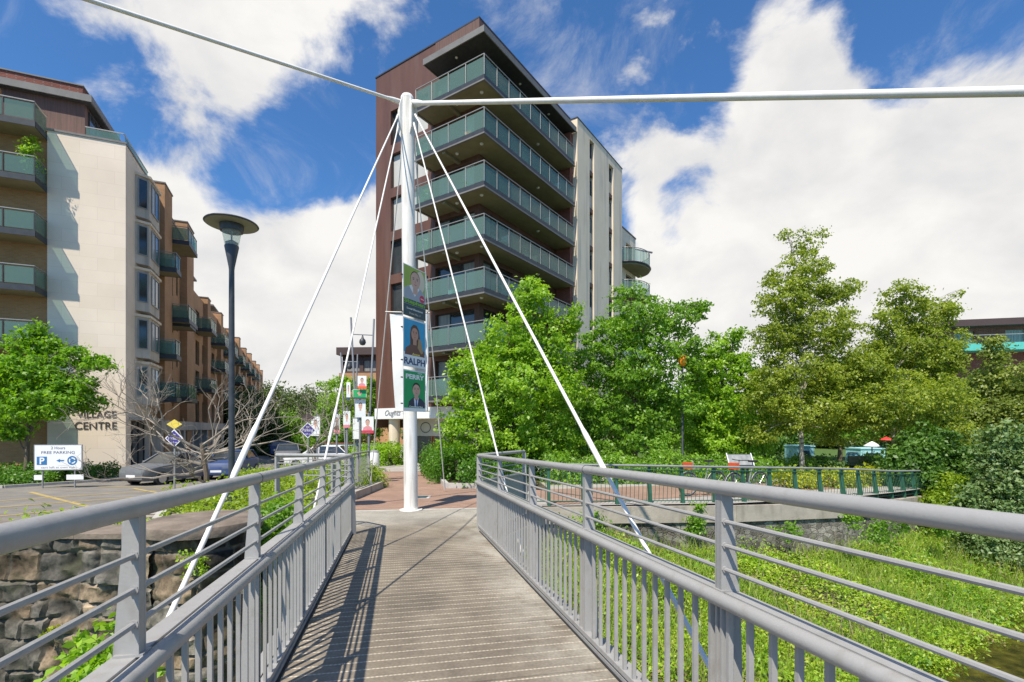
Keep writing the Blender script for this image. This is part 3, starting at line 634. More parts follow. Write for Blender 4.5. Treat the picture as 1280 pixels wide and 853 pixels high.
mb.build('coping', 'cap_stone', lw)
pier = stone_surface('pier', lambda u,d,z: (-3.92+(.56+d)*math.cos(u/.60), 6.30+(.56+d)*math.sin(u/.60), z), -math.pi*.60, math.pi*.60, -5.2, -1.29, .028, 11, lw)
MB().lathe((-3.92,6.30,-1.16), [(.60,-.139),(.665,-.13),(.675,-.06),(.66,-.01),(.60,.015),(.3,.03),(.02,.035)], 40).build('pier_cap', 'cap_stone', pier, smooth=True)

# ------------------------------------------------------------------ footbridge
SK = .2298
def P(a, Y, h=0):
    return (a-SK*Y, Y, -(1.58+.034*min(Y,9.4))+h)
U = Vector((-.2239,.9746,0)); RR = Vector((.9746,.2239,0))
fb = thing('footbridge', 'narrow grey footbridge deck with ribbed anti slip boards leading to the white mast', 'footbridge', P(.33,4,-.3))
dm = bpy.data.materials.new('ribbed_deck'); nt, N, L = nodes_of(dm)
out = N.new('ShaderNodeOutputMaterial'); p = N.new('ShaderNodeBsdfPrincipled'); L.new(p.outputs[0], out.inputs[0]); p.inputs['Roughness'].default_value=.75; p.inputs['Specular IOR Level'].default_value = .3
g = N.new('ShaderNodeNewGeometry')
a1 = vm('DOT_PRODUCT', g.outputs['Position'], tuple(U)).outputs['Value']; a2 = vm('DOT_PRODUCT', g.outputs['Position'], tuple(RR)).outputs['Value']
def wave(x, per, ph=0): return ma('SINE', ma('MULTIPLY_ADD', x, 2*math.pi/per, ph))
nn = N.new('ShaderNodeTexNoise'); nn.inputs['Scale'].default_value=2.2; nn.inputs['Detail'].default_value=8; nn.inputs['Roughness'].default_value=.65; L.new(g.outputs['Position'], nn.inputs['Vector'])
rib = ma('SMOOTH_MIN', ma('MULTIPLY', ma('SUBTRACT', wave(a1,.128), .88), 12.0), 1.0, .1); rib = ma('MAXIMUM', rib, 0, clamp=True)
teeth = ma('MULTIPLY_ADD', wave(a2,.03), .3, .7, clamp=True)
fine = ma('MULTIPLY', wave(a1,.0128), wave(a2,.013))
base = N.new('ShaderNodeValToRGB'); base.color_ramp.elements[0].position=.3; base.color_ramp.elements[1].position=.7; base.color_ramp.elements[0].color=(.185,.154,.117,1); base.color_ramp.elements[1].color=(.295,.25,.19,1); L.new(nn.outputs[0], base.inputs[0])
mx = N.new('ShaderNodeMix'); mx.data_type='RGBA'; L.new(ma('MULTIPLY', rib, teeth), mx.inputs[0]); L.new(base.outputs[0], mx.inputs[6]); mx.inputs[7].default_value=(.62,.54,.42,1)
# pale dust along the right-hand edge and toward the far end
edge = N.new('ShaderNodeMapRange'); edge.inputs[1].default_value=.80; edge.inputs[2].default_value=1.36; L.new(a2, edge.inputs[0])
dust = ma('MULTIPLY', edge.outputs[0], ma('MULTIPLY_ADD', nn.outputs[0], 4.0, -1.35, clamp=True), clamp=True)
far = N.new('ShaderNodeMapRange'); far.inputs[1].default_value=9.3; far.inputs[2].default_value=10.6; L.new(a1, far.inputs[0])
mx2 = N.new('ShaderNodeMix'); mx2.data_type='RGBA'; L.new(ma('MAXIMUM', ma('MULTIPLY', dust, .8), ma('MULTIPLY', far.outputs[0], .85)), mx2.inputs[0]); L.new(mx.outputs[2], mx2.inputs[6]); mx2.inputs[7].default_value=(.40,.375,.32,1)
w1 = N.new('ShaderNodeTexNoise'); w1.inputs['Scale'].default_value = .9; w1.inputs['Detail'].default_value = 9; w1.inputs['Roughness'].default_value = .7; L.new(g.outputs['Position'], w1.inputs['Vector'])
w2 = N.new('ShaderNodeTexNoise'); w2.inputs['Scale'].default_value = 45; w2.inputs['Detail'].default_value = 3; L.new(g.outputs['Position'], w2.inputs['Vector'])
walk = ma('ABSOLUTE', ma('SUBTRACT', a2, .36)); walk = ma('MULTIPLY_ADD', walk, .16, .88)
wr = N.new('ShaderNodeMapRange'); wr.inputs[1].default_value=.36; wr.inputs[2].default_value=.66; wr.inputs[3].default_value=.70; wr.inputs[4].default_value=1.16; L.new(w1.outputs[0], wr.inputs[0])
wk = ma('MULTIPLY', ma('MULTIPLY', wr.outputs[0], walk), ma('MULTIPLY_ADD', w2.outputs[0], .7, .65))
joint = ma('GREATER_THAN', wave(a1,1.024,.4), .9985); wk = ma('MULTIPLY', wk, ma('MULTIPLY_ADD', joint, -.3, 1.0))
sc9 = N.new('ShaderNodeVectorMath'); sc9.operation='SCALE'; L.new(mx2.outputs[2], sc9.inputs[0]); L.new(wk, sc9.inputs['Scale'])
L.new(sc9.outputs[0], p.inputs['Base Color'])
bp = N.new('ShaderNodeBump'); bp.inputs['Strength'].default_value=.6; bp.inputs['Distance'].default_value=.006
L.new(ma('ADD', rib, ma('MULTIPLY_ADD', fine, .3, ma('MULTIPLY', nn.outputs[0], .4))), bp.inputs['Height']); L.new(bp.outputs[0], p.inputs['Normal'])
for node_ in list(nt.nodes): pass
M['deck'] = dm
mb = MB(); DL = [(-6,-.86,1.5),(9.25,-.86,1.5)]
ysd = [-8+.5*i for i in range(35)]
mb.add([P(-.80,y) for y in ysd]+[P(1.47,y) for y in ysd], [(i,i+35,i+36,i+1) for i in range(34)])
o = len(mb.v)
mb.add([P(-.80,9.0), P(1.47,9.0), (-.42,11.66,-1.8955), (-4.0,11.16,-1.8955), (-3.3,9.0,-1.8955)], [(0,1,2),(0,2,3),(0,3,4)])
mb.build('deck', 'deck', fb)
mb = MB()
for a in (-1.02, 1.68):
    mb.beam(P(a,-8,-.22), P(a,9.2,-.22), .10, .34)
for y in [-6+1.5*i for i in range(11)]: mb.beam(P(-1.0,y,-.26), P(1.66,y,-.26), .10, .2)
mb.build('edge_beam', 'rail', fb)
for a in (-.806, 1.482):
    mb = MB(); mb.beam(P(a,-8,.003), P(a,9.0,.003), .022, .012); mb.build('dark_gap_strip', 'rubber', fb)  # solid black strip standing in for the dark gap between deck and kerb
for a in (-.86, 1.53):
    mb = MB(); mb.beam(P(a,-8,.01), P(a,9.2,.01), .09, .05); mb.build('kerb_strip', 'rail', fb)

def rail_bay_line(root, line, h_of, posts, rods=(1.0,1.11,1.22), out=1, baluster=.13, ybal=None, panel=None):
    pass
def bridge_railing(label, side, posts, y_end):
    """side +1 right, -1 left; a grows outward"""
    a0 = 1.5 if side > 0 else -.84
    s = side; y0 = -1.3
    t = thing('bridge_railing', label, 'railing', P(a0, 4, 0))
    A = lambda a, y, h: P(a0+s*a, y, h)
    mb = MB(); mb.tube([A(0,y0,1.38), A(0,y_end+.03,1.38)], .033, 14); hr = mb.build('handrail', 'rail', t, smooth=True)
    mb = MB(); 
    for y in posts[1::2]: mb.tube([A(0,y-.02,1.38),A(0,y-.012,1.38)], .0345, 14)
    mb.build('joint_collar', 'dark_metal', hr, smooth=True)
    mb = MB(); mb.tube([A(-.035,y0,.875), A(-.035,y_end+.06,.875)], .033, 12)
    mb.build('lower_tube', 'rail', t, smooth=True)
    # flat capping shelf with a shallow groove, outboard of the tube
    mb = MB(); mb.beam(A(.035,y0,.893), A(.035,y_end+.06,.893), .075, .018)
    mb.build('capping_shelf', 'rail', t)
    mb = MB(); mb.beam(A(.01,y0,.07), A(.01,y_end,.07), .055, .035); mb.build('bottom_rail', 'rail', t)
    for h in (1.005,1.115,1.225):
        mb = MB(); mb.tube([A(.005,y0,h), A(.005,y_end,h)], .0105, 8); mb.build('rod', 'rail', t, smooth=True)
    for y in posts:
        mb = MB()
        for dy in (-.017,.017):   # twin plates
            fr = lambda a, h, d, dy=dy: A(a, y+dy+d, h)
            mb.prism([(-.012,.905),(.072,.905),(.035,1.345),(-.012,1.352)], fr, -.006, .006)
            mb.prism([(-.012,-.02),(.10,-.02),(.075,.865),(-.012,.865)], fr, -.006, .006)
        mb.box((0,0,0),(1,1,1), lambda i,j,k: A(-.012+.02*i, y-.013+.026*j, .905+.45*k))
        mb.box((0,0,0),(1,1,1), lambda i,j,k: A(.02+.03*i, y-.011+.022*j, .91+.42*k))
        for hh in (1.005,1.115,1.225): mb.tube([A(.004,y-.03,hh),A(.004,y+.03,hh)], .016, 8)
        po = mb.build('post', 'rail', t)
        mb = MB(); mb.beam(A(.02,y-.03,.906), A(.02,y+.03,.906), .085, .009); mb.build('base_plate', 'rail', po)

    k = 0; y = y_end-.12
    while y > -.9:
        if min(abs(y-q) for q in posts) > .045:
            mb = MB(); fr = lambda a, b, h: A(a, y+b, h)
            mb.box((-.010,-.0095,.085),(.012,.0095,.868), fr); mb.build('baluster', 'rail', t); k += 1
        y -= .13
    mb = MB()
    return t
bridge_railing('right hand grey bridge railing with tubular handrail and close vertical bars', 1, [-1.0,.63,2.30,3.97,5.62,7.40,9.25], 9.25)
bridge_railing('left hand grey bridge railing with tubular handrail beside the stone wall', -1, [-1.1,.25,1.60,2.95,4.29,5.6,7.1,8.7], 8.7)

def plain_railing(label, pts, top, base_drop=1.38, solid=True, rods=True, bars=0, name='return_railing', m='rail', post_h=None, group=None):
    """railing following pts (x,y), with handrail height z=top list"""
    t = thing(name, label, 'railing', (pts[0][0], pts[0][1], top[0]-base_drop), group)
    P3 = [Vector((p[0],p[1],z)) for p, z in zip(pts, top)]
    MB().tube(P3, .034, 12).build('handrail', m, t, smooth=True)
    if solid:
        mb = MB(); 
        for a, b in zip(P3, P3[1:]): mb.beam(a-V(0,0,.49), b-V(0,0,.49), .12, .03); 
        mb.build('capping_shelf', m, t)
        mb = MB()
        for a, b in zip(P3, P3[1:]): mb.beam(a-V(0,0,.94), b-V(0,0,.94), .02, .86)
        mb.build('panel', m, t)
    if rods:
        for d in (.155,.265,.375):
            MB().tube([q-V(0,0,d) for q in P3], .0105, 8).build('rod', m, t, smooth=True)
    for i, (a, b) in enumerate(zip(P3, P3[1:])):
        n = max(1, round((b-a).length/1.6))
        for j in range(n+(1 if i == len(P3)-2 else 0)):
            q = a.lerp(b, j/n); d = (b-a).normalized(); nr = Vector((d.y,-d.x,0))
            mb = MB(); mb.prism([(-.03,-base_drop),(.10,-base_drop),(.05,-.03),(-.03,-.03)], lambda u_,v_,w_: tuple(q+nr*u_+V(0,0,v_)+d*w_), -.02,.02)
            mb.build('post', m, t)
    if bars:
        mb = MB()
        for a, b in zip(P3, P3[1:]): mb.beam(a-V(0,0,.10), b-V(0,0,.10), .03, .02); mb.beam(a-V(0,0,base_drop-.1), b-V(0,0,base_drop-.1), .03, .02)
        mb.build('bar_rail', m, t)
        for a, b in zip(P3, P3[1:]):
            n = int((b-a).length/bars)
            for j in range(1, n):
                q = a.lerp(b, j/n); MB().tube([q-V(0,0,base_drop-.1), q-V(0,0,.1)], .008, 5).build('bar', m, t)
    return t
pR = P(1.5,9.25,1.38); pL = P(-.84,8.7,1.38)
plain_railing('short grey return railing with solid panel at the far end of the right bridge railing', [(pR[0],pR[1]),(.27,11.15)], [pR[2],-.53])
plain_railing('grey return railing running left from the far end of the left bridge railing', [(pL[0],pL[1]),(-3.3,9.1),(-4.5,9.45)], [pL[2],-.51,-.52], solid=False)
plain_railing('planter railing with thin vertical bars beside the plaza path', [(-4.78,16.5),(-4.62,13.7),(-6.15,13.0)], [-.79,-.76,-.76], 1.15, solid=False, rods=False, bars=.13, name='planter_railing')
# planter kerb
pk = thing('planter_kerb', 'low grey stone kerb round the left planting bed at the plaza path', 'kerb', (-4.45,16.3,-2.0))
mb = MB()
for a, b in (((-4.35,13.4),(-4.42,16.6)),((-4.42,16.6),(-5.6,20.5)),((-5.6,20.5),(-6.9,25)),((-4.35,13.4),(-5.0,11.9))):
    mb.beam((*a,ground(*a)+.07),(*b,ground(*b)+.07),.22,.30)
mb.build('kerb_stones','concrete',pk)
pk = thing('planter_kerb', 'low pale stone kerb at the corner of the right hedge bed', 'kerb', (-2.1,16.7,-2.0))
mb = MB()
for a, b in (((-2.2,16.6),(-1.2,16.5)),((-2.2,16.6),(-4.1,25.5)),((-1.2,16.5),(.5,15.6))):
    mb.beam((*a,ground(*a)+.05),(*b,ground(*b)+.05),.16,.24)
mb.build('kerb_stones','kerbstone',pk)

# ------------------------------------------------------------------ mast and stays
mast = thing('suspension_mast', 'tall white tubular steel mast standing at the far end of the footbridge', 'mast', (-2.33,11.4,-1.9))
MT = Vector((-2.42,11.42,7.60)); MBs = Vector((-2.33,11.4,-1.9))
MB().tube([MBs, MT], [.158,.148], 32).build('shaft', 'white_steel', mast, smooth=True)
MB().lathe(tuple(MT), [(.150,-.02),(.148,.02),(.12,.07),(.07,.105),(.0,.12)], 32).build('cap', 'white_steel', mast, smooth=True)
MB().lathe(tuple(MBs), [(.26,0),(.26,.022),(.165,.024),(.165,.06),(.155,.065)], 32).build('base_plate', 'white_steel', mast, smooth=True)
for dx, dy in ((.98,.2),(-.98,.2),(.6,-.8),(-.6,-.8)):
    mb = MB(); d = Vector((dx,dy,0)).normalized(); s_ = Vector((-d.y,d.x,0))
    mb.prism([(.12,-.95),(.22,-.75),(.23,-.25),(.15,.0),(.12,.0)], lambda a,b,c: tuple(MT+d*a+V(0,0,b)+s_*c), -.012,.012); mb.build('lug_plate','white_steel',mast)
def stay(label, top, bot, r, socket=True, group='stays from the mast', smax=1.0):
    top = Vector(top); bot = Vector(bot); d = (bot-top); Ld = d.length; d.normalize()
    t = thing('stay_cable', label, 'cable', tuple(bot), group)
    MB().tube([top, bot], r, 10).build('rod', 'cable', t, smooth=True)
    if socket:
        MB().tube([bot-d*2.45, bot-d*2.38, bot-d*1.95, bot-d*1.88], [r*1.02, r*1.4, r*1.4, r*1.02], 12).build('turnbuckle','cable',t,smooth=True)
        mb = MB(); mb.tube([bot-d*.35, bot-d*.25, bot], [r*1.1,r*1.8,r*1.8], 10); mb.build('socket','cable',t,smooth=True)
    MB().tube([top, top+d*.22, top+d*.42], [r*1.7,r*1.6,r*1.05], 10).build('top_socket','cable',t,smooth=True)
    return t
def tp(dx, dy, dz): return (MT.x+dx, MT.y+dy, MT.z+dz)
stay('thick white stay from the mast to the left deck edge nearest the camera', tp(-.19,-.08,-.42), at(87,1044,2.0), .015)
stay('white stay from the mast to the left deck edge near the bend of the railing', tp(-.17,-.1,-.62), at(372,730,5.6), .0145)
stay('thick white stay crossing the right railing beside the second post', tp(.2,-.08,-.42), at(962,975,2.33), .0155)
stay('white stay from the mast to the right deck edge near the end post', tp(.17,-.1,-.62), at(654,695,6.9), .0145)
stay('thin grey back stay from the mast down into the left planting bed', tp(-.12,.12,-.75), at(463,607,15.5), .0145)
stay('thin grey back stay from the mast down behind the right hedge', tp(.12,.12,-.75), at(556,612,15.5), .0145)
m0 = Vector(tp(.12,-.02,-.12)); dR = Vector((4.87,4.7,3.2))-m0
stay('thick white cable running from the mast top toward the upper right', tuple(m0), tuple(m0+dR*2.05), .046, True, 'long cables over the river')
m0 = Vector(tp(-.12,-.02,-.10)); dR = Vector((-6.26,7.3,6.32))-m0
stay('white cable running from the mast top toward the upper left', tuple(m0), tuple(m0+dR*3.5), .034, True, 'long cables over the river')
for i, (px, py, Y) in enumerate(((87,1044,2.0),(372,730,5.6),(962,975,2.33),(654,695,6.9))):   # outrigger brackets on the deck edge
    q = Vector(at(px,py,Y)); s_ = -1 if px < 498 else 1
    mb = MB(); inner = Vector(P(-.95 if s_ < 0 else 1.6, Y, -.2)); mb.beam(inner, q+V(0,0,-.03), .05, .16); mb.build('outrigger','rail',fb)
# ------------------------------------------------------------------ facade tools
def wall_holes(mb, fr, u0, u1, z0, z1, holes, depth):
    """wall plane fr(u, d, z) (d = inward) with rectangular openings and their reveals"""
    us = sorted({u0,u1,*[h[0] for h in holes],*[h[1] for h in holes]}); zs = sorted({z0,z1,*[h[2] for h in holes],*[h[3] for h in holes]})
    us = [u for u in us if u0-1e-6 <= u <= u1+1e-6]; zs = [z for z in zs if z0-1e-6 <= z <= z1+1e-6]
    for a, b in zip(us, us[1:]):
        for c, d in zip(zs, zs[1:]):
            um = (a+b)/2; zm = (c+d)/2
            if any(h[0] < um < h[1] and h[2] < zm < h[3] for h in holes): continue
            mb.add([fr(a,0,c),fr(b,0,c),fr(b,0,d),fr(a,0,d)], [(0,1,2,3)])
    for a,b,c,d in holes:
        mb.add([fr(a,0,c),fr(b,0,c),fr(b,depth,c),fr(a,depth,c)], [(0,1,2,3)]); mb.add([fr(a,0,d),fr(b,0,d),fr(b,depth,d),fr(a,depth,d)], [(3,2,1,0)])
        mb.add([fr(a,0,c),fr(a,0,d),fr(a,depth,d),fr(a,depth,c)], [(0,1,2,3)]); mb.add([fr(b,0,c),fr(b,0,d),fr(b,depth,d),fr(b,depth,c)], [(3,2,1,0)])
def window(parent, fr, a, b, c, d, dep, mull=1, pane='window', frame='dark_metal', trans=0, fw=.05, name='window'):
    mb = MB()
    mb.box((a,dep-.06,c),(a+fw,dep,d),fr); mb.box((b-fw,dep-.06,c),(b,dep,d),fr); mb.box((a+fw,dep-.06,c),(b-fw,dep,c+fw),fr); mb.box((a+fw,dep-.06,d-fw),(b-fw,dep,d),fr)
    for k in range(1, mull): u = a+(b-a)*k/mull; mb.box((u-fw/2,dep-.055,c+fw),(u+fw/2,dep-.001,d-fw),fr)
    if trans: z = c+(d-c)*trans; mb.box((a+fw,dep-.053,z-fw/2),(b-fw,dep-.003,z+fw/2),fr)
    w_ = mb.build(name, frame, parent)
    panes = pane if isinstance(pane, list) else [pane]*mull
    mb2 = {}
    for k in range(mull):
        ua = a+(b-a)*k/mull; ub = a+(b-a)*(k+1)/mull
        mb2.setdefault(panes[k % len(panes)], MB()).add([fr(ua+.01,dep-.02,c+.01),fr(ub-.01,dep-.02,c+.01),fr(ub-.01,dep-.02,d-.01),fr(ua+.01,dep-.02,d-.01)], [(0,1,2,3)])
    for k_, m_ in mb2.items(): m_.build('pane', k_, w_)
    return w_

# ------------------------------------------------------------------ dark clad apartment tower
A0 = Vector((-1.858,28,0)); Lv = Vector((-.829,.559,0)); Rv = Vector((.5602,.8284,0))
tw = thing('apartment_tower', 'tall apartment block clad in dark brown panels with stacked wraparound glass balconies', 'building', (-1.858,28,-2.4))
def T(l, r, z): q = A0+Lv*l+Rv*r; return (q.x, q.y, z)
frL = lambda u, d, z: T(u, d, z)            # left face: u along l, inward = +r
frR = lambda u, d, z: T(d, u, z)            # right face: u along r, inward = +l
SB = [18.24-2.8*k for k in range(7)]        # slab undersides
holesL = []; holesR = []; rg = random.Random(2)
for k in range(-0, 6):
    zt = 20.5-2.8*k
    holesL.append((3.95,7.25,zt-2.2,zt))
for k in range(7):
    f = SB[k]+.30; holesL.append((.35,3.35,f,f+2.28)); holesR += [(.4,3.4,f,f+2.28),(4.4,8.2,f,f+2.28)]
holesL = [h for h in holesL if h[2] > 1.3]; holesR = [h for h in holesR if h[2] > 1.3]
mb = MB(); wall_holes(mb, frL, 0, 8.66, 1.28, 23.2, holesL, .3); wall_holes(mb, lambda u,d,z: T(d,u,z), 0, 12.2, 1.28, 23.2, holesR, .3)
mb.add([T(8.66,0,-.0),T(8.66,14,0),T(8.66,14,23.2),T(8.66,0,23.2)], [(0,1,2,3)])
mb.add([T(0,0,1.28),T(8.66,0,1.28),T(8.66,14,1.28),T(0,14,1.28)], [(0,1,2,3)])
mb.add([T(0,12.2,1.28),T(8.66,14,1.28),T(8.66,14,23.2),T(0,12.2,23.2)], [(0,1,2,3)])
mb.add([T(0,0,23.1),T(8.66,0,23.1),T(8.66,14,23.1),T(0,12.2,23.1)], [(0,1,2,3)])
mb.build('wall', 'brown_clad', tw)
mb = MB(); mb.box((-.04,-.04,23.2),(8.70,.12,23.28),T); mb.box((-.04,.12,23.2),(.12,12.2,23.28),T); mb.build('parapet_cap','dark_metal',tw)
mb = MB(); mb.box((-.03,-.03,21.3),(3.3,-.002,23.19),T); mb.box((-.03,-.002,21.3),(-.002,12,23.19),T); mb.build('parapet_cladding','wood_clad',tw)
# joints of the cladding: real shadow gaps as thin dark strips standing 2 mm proud
for a,b,c,d in holesL:
    if a > 3.9:
        window(tw, frL, a,b,c,d, .26, 3, ['blind', rg.choice(['blind','window','curtain']), rg.choice(['window','blind'])], trans=0)
    else: window(tw, frL, a,b,c,d,.26,3,[rg.choice(['curtain','window','blind']),'window',rg.choice(['window','curtain'])])
for a,b,c,d in holesR: window(tw, frR, a,b,c,d,.26,3,[rg.choice(['curtain','window']),'window','window'])
def tower_balcony(k):
    zb = SB[k]; zs = zb+.30
    sl_ = MB()
    sl_.box((-1.45,-1.45,zb+.07),(3.51,-.004,zs),T); sl_.box((-1.45,-.004,zb+.07),(-.004,8.96,zs),T)
    b = sl_.build('balcony','soffit',tw)
    mb = MB()   # dark upper edge channel and pale lower lip
    for (l0,r0,l1,r1) in ((-1.49,-1.49,3.55,-1.452),(-1.49,-1.452,-1.452,8.96)):
        mb.box((l0,r0,zb+.104),(l1,r1,zs+.03),T)
    mb.box((3.512,-1.45,zb+.13),(3.55,-.01,zs+.03),T)
    mb.build('edge_channel','dark_metal',b)
    mb = MB()
    for (l0,r0,l1,r1) in ((-1.52,-1.52,3.58,-1.40),(-1.52,-1.40,-1.40,8.96)): mb.box((l0,r0,zb+.02),(l1,r1,zb+.10),T)
    mb.box((3.46,-1.40,zb+.02),(3.58,-.01,zb+.10),T)
    mb.build('edge_lip','fascia',b)
    mb = MB(); mb.box((1.35,-1.38,zb-.10),(1.55,-.01,zb+.068),T); mb.build('soffit_beam','soffit',b)
    zt = zs+1.13
    mb = MB(); mb.beam(T(-1.46,-1.46,zt),T(3.52,-1.46,zt),.045,.034); mb.beam(T(-1.46,-1.46,zt),T(-1.46,8.92,zt),.045,.034); mb.beam(T(3.52,-1.46,zt),T(3.52,-.02,zt),.045,.034)
    mb.build('top_rail','galv',b)
    ps = [(3.52-1.245*i,-1.46) for i in range(4)]+[(-1.46,-1.46)]+[(-1.46,-1.46+1.153*i) for i in range(1,10)]+[(3.52,-.06)]
    for l, r in ps: MB().beam(T(l,r,zs+.02),T(l,r,zt),.028,.028).build('baluster_post','galv',b)
    for i in range(4):
        l1 = 3.52-1.245*i-.05; l0 = 3.52-1.245*(i+1)+.05
        MB().box((l0,-1.452,zs+.07),(l1,-1.44,zt-.13),T).build('glass_panel','glass_green',b)
    for i in range(9):
        r0 = -1.46+1.153*i+.05; r1 = r0+1.053
        MB().box((-1.452,r0,zs+.07),(-1.44,r1,zt-.13),T).build('glass_panel','glass_green',b)
    MB().box((3.50,-1.40,zs+.07),(3.512,-.08,zt-.13),T).build('glass_panel','glass_green',b)
    for l, r in ((1.0,-.75),(-.75,-.75),(-.75,5.2)):
        MB().lathe(T(l,r,zb+.068), [(.0,-.075),(.07,-.07),(.10,-.03),(.10,0)], 14).build('soffit_light','white_board',b,smooth=True)
for k in range(7): tower_balcony(k)
# clutter standing on the balconies
def pot_plant(l, r, k, lab, h=.7, leaf='leaf_mid'):
    x,y,z = T(l,r,SB[k]+.30); t = thing('potted_plant', lab, 'potted plant', (x,y,z), 'plants on the tower balconies')
    MB().lathe((x,y,z), [(.10,0),(.15,.28),(.16,.30),(.13,.30),(.12,.26)], 14).build('pot','pot',t,smooth=True)
    C,D = clump_points([(x,y,z+.3+h*.4,.24,.24,h*.5)], 12, 12, .06); np_mesh('foliage', leaf_verts(C,D,.09), 4, leaf, t)
pot_plant(3.0,-1.1,2,'leafy potted plant at the left end of the third balcony from the top',.85,'leaf_bright')
pot_plant(.2,-1.15,2,'small potted plant near the corner of the third balcony from the top',.4)
pot_plant(-1.1,4.6,1,'potted shrub standing halfway along the second balcony from the top',.5,'leaf_dark')
pot_plant(-1.1,.2,4,'low potted plant near the corner of the fifth balcony from the top',.35,'leaf_bright')
pot_plant(2.9,-1.1,4,'tall bushy potted plant at the left end of the fifth balcony from the top',.95,'leaf_dark')
x,y,z = T(.9,-1.0,SB[4]+.30); t = thing('storage_box','blue plastic storage box on the fifth balcony from the top','box',(x,y,z))
MB().box((.55,-1.25,z),(1.2,-.85,z+.38),T).build('bin','sky_blue',t); MB().box((.52,-1.28,z+.382),(1.23,-.82,z+.43),T).build('lid','sign_blue',t)
def deck_chair(l, r, k, lab, m):
    x,y,z = T(l,r,SB[k]+.30); t = thing('garden_chair', lab, 'chair', (x,y,z), 'chairs on the tower balconies')
    MB().box((l-.24,r-.24,z+.42),(l+.24,r+.24,z+.46),T).build('seat',m,t)
    MB().box((l-.24,r+.24,z+.46),(l+.24,r+.28,z+.92),T).build('backrest',m,t)
    for a in (-.21,.21):
        for b in (-.21,.21): MB().box((l+a-.02,r+b-.02,z),(l+a+.02,r+b+.02,z+.42),T).build('leg','galv',t)
deck_chair(-.9,1.0,3,'pale garden chair near the corner of the fourth balcony from the top','white_board')
deck_chair(-.9,5.9,2,'pale garden chair along the third balcony from the top','white_board')
deck_chair(.4,-.8,1,'brown garden chair behind the glass of the second balcony from the top','pot')
deck_chair(2.2,-.8,0,'brown garden chair at the left end of the top balcony','pot')
deck_chair(-.8,3.4,0,'dark garden chair halfway along the top balcony','slate')
deck_chair(-.9,7.2,1,'pale garden chair toward the far end of the second balcony from the top','white_board')
deck_chair(1.8,-.85,3,'dark garden chair at the left side of the fourth balcony from the top','slate')
pot_plant(-1.1,2.8,3,'small green potted plant along the fourth balcony from the top',.55,'leaf_bright')
pot_plant(1.7,-1.15,0,'low potted plant behind the glass of the top balcony',.45,'leaf_mid')
pot_plant(-1.15,7.7,4,'potted shrub near the far end of the fifth balcony from the top',.7,'leaf_mid')
# roof canopy
mb = MB(); mb.box((-1.40,-1.40,20.90),(2.9,-.035,21.02),T); mb.box((-1.40,-.035,20.90),(-.035,9.3,21.02),T); cn = mb.build('roof_canopy','dark_metal',tw)
mb = MB(); mb.box((-1.46,-1.46,20.86),(2.95,-1.402,21.20),T); mb.box((-1.46,-1.402,20.86),(-1.402,9.3,21.20),T); mb.box((2.902,-1.40,20.86),(2.95,-.04,21.20),T); mb.build('fascia','fascia',cn)
mb = MB(); mb.box((-1.40,-1.40,21.022),(2.9,-.035,21.18),T); mb.box((-1.40,-.035,21.022),(-.035,9.3,21.18),T); mb.build('roof_sheet','fascia',cn)
for l,r in ((1.0,-.8),(-.8,3.0),(-.8,6.5)): MB().lathe(T(l,r,20.898), [(.0,-.05),(.06,-.045),(.08,0)], 12).build('soffit_light','white_board',cn,smooth=True)
# pier beside the stair tower
mb = MB(); mb.box((-1.1,8.97,-2.4),(-.002,9.42,20.85),T); mb.build('end_pier','brick_red',tw)
# pale stair tower
st = thing('stair_tower', 'pale cream rendered tower with two tall slot windows beside the dark balcony block', 'building', T(-1.45,13.6,-2.5))
frS = lambda u, d, z: T(-1.45+d, u, z)
hs = [(11.45,12.25,-1.5,21.45),(15.05,15.95,-1.5,21.2)]
mb = MB(); wall_holes(mb, frS, 9.43, 17.86, -2.6, 21.95, hs, .32)
for q in (([-1.45,9.43],[7,9.43]),([7,9.43],[7,17.86]),([7,17.86],[-1.45,17.86])):
    (a,b),(c,d) = q; mb.add([T(a,b,-2.6),T(c,d,-2.6),T(c,d,21.95),T(a,b,21.95)], [(0,1,2,3)])
mb.add([T(-1.45,9.43,21.95),T(7,9.43,21.95),T(7,17.86,21.95),T(-1.45,17.86,21.95)], [(0,1,2,3)])
mb.build('wall','cream',st)
mb = MB(); mb.box((-1.49,9.39,21.952),(7,17.9,22.02),T); mb.build('parapet_cap','dark_metal',st)
for a,b,c,d in hs:
    z = d
    while z > c+.5:
        window(st, frS, a, b, z-1.15, z, .28, 1, 'curtain' if rg.random()<.6 else 'window', name='window'); 
        MB().box((a,.22,max(c,z-1.15-1.0)),(b,.30,z-1.152),frS).build('spandrel','cream' if rg.random()<.7 else 'grey_stone',st)
        MB().box((a,.10,z-2.8+.30),(b,.30,z-2.8+.62),frS).build('sill_band','wood_clad',st)
        z -= 2.8
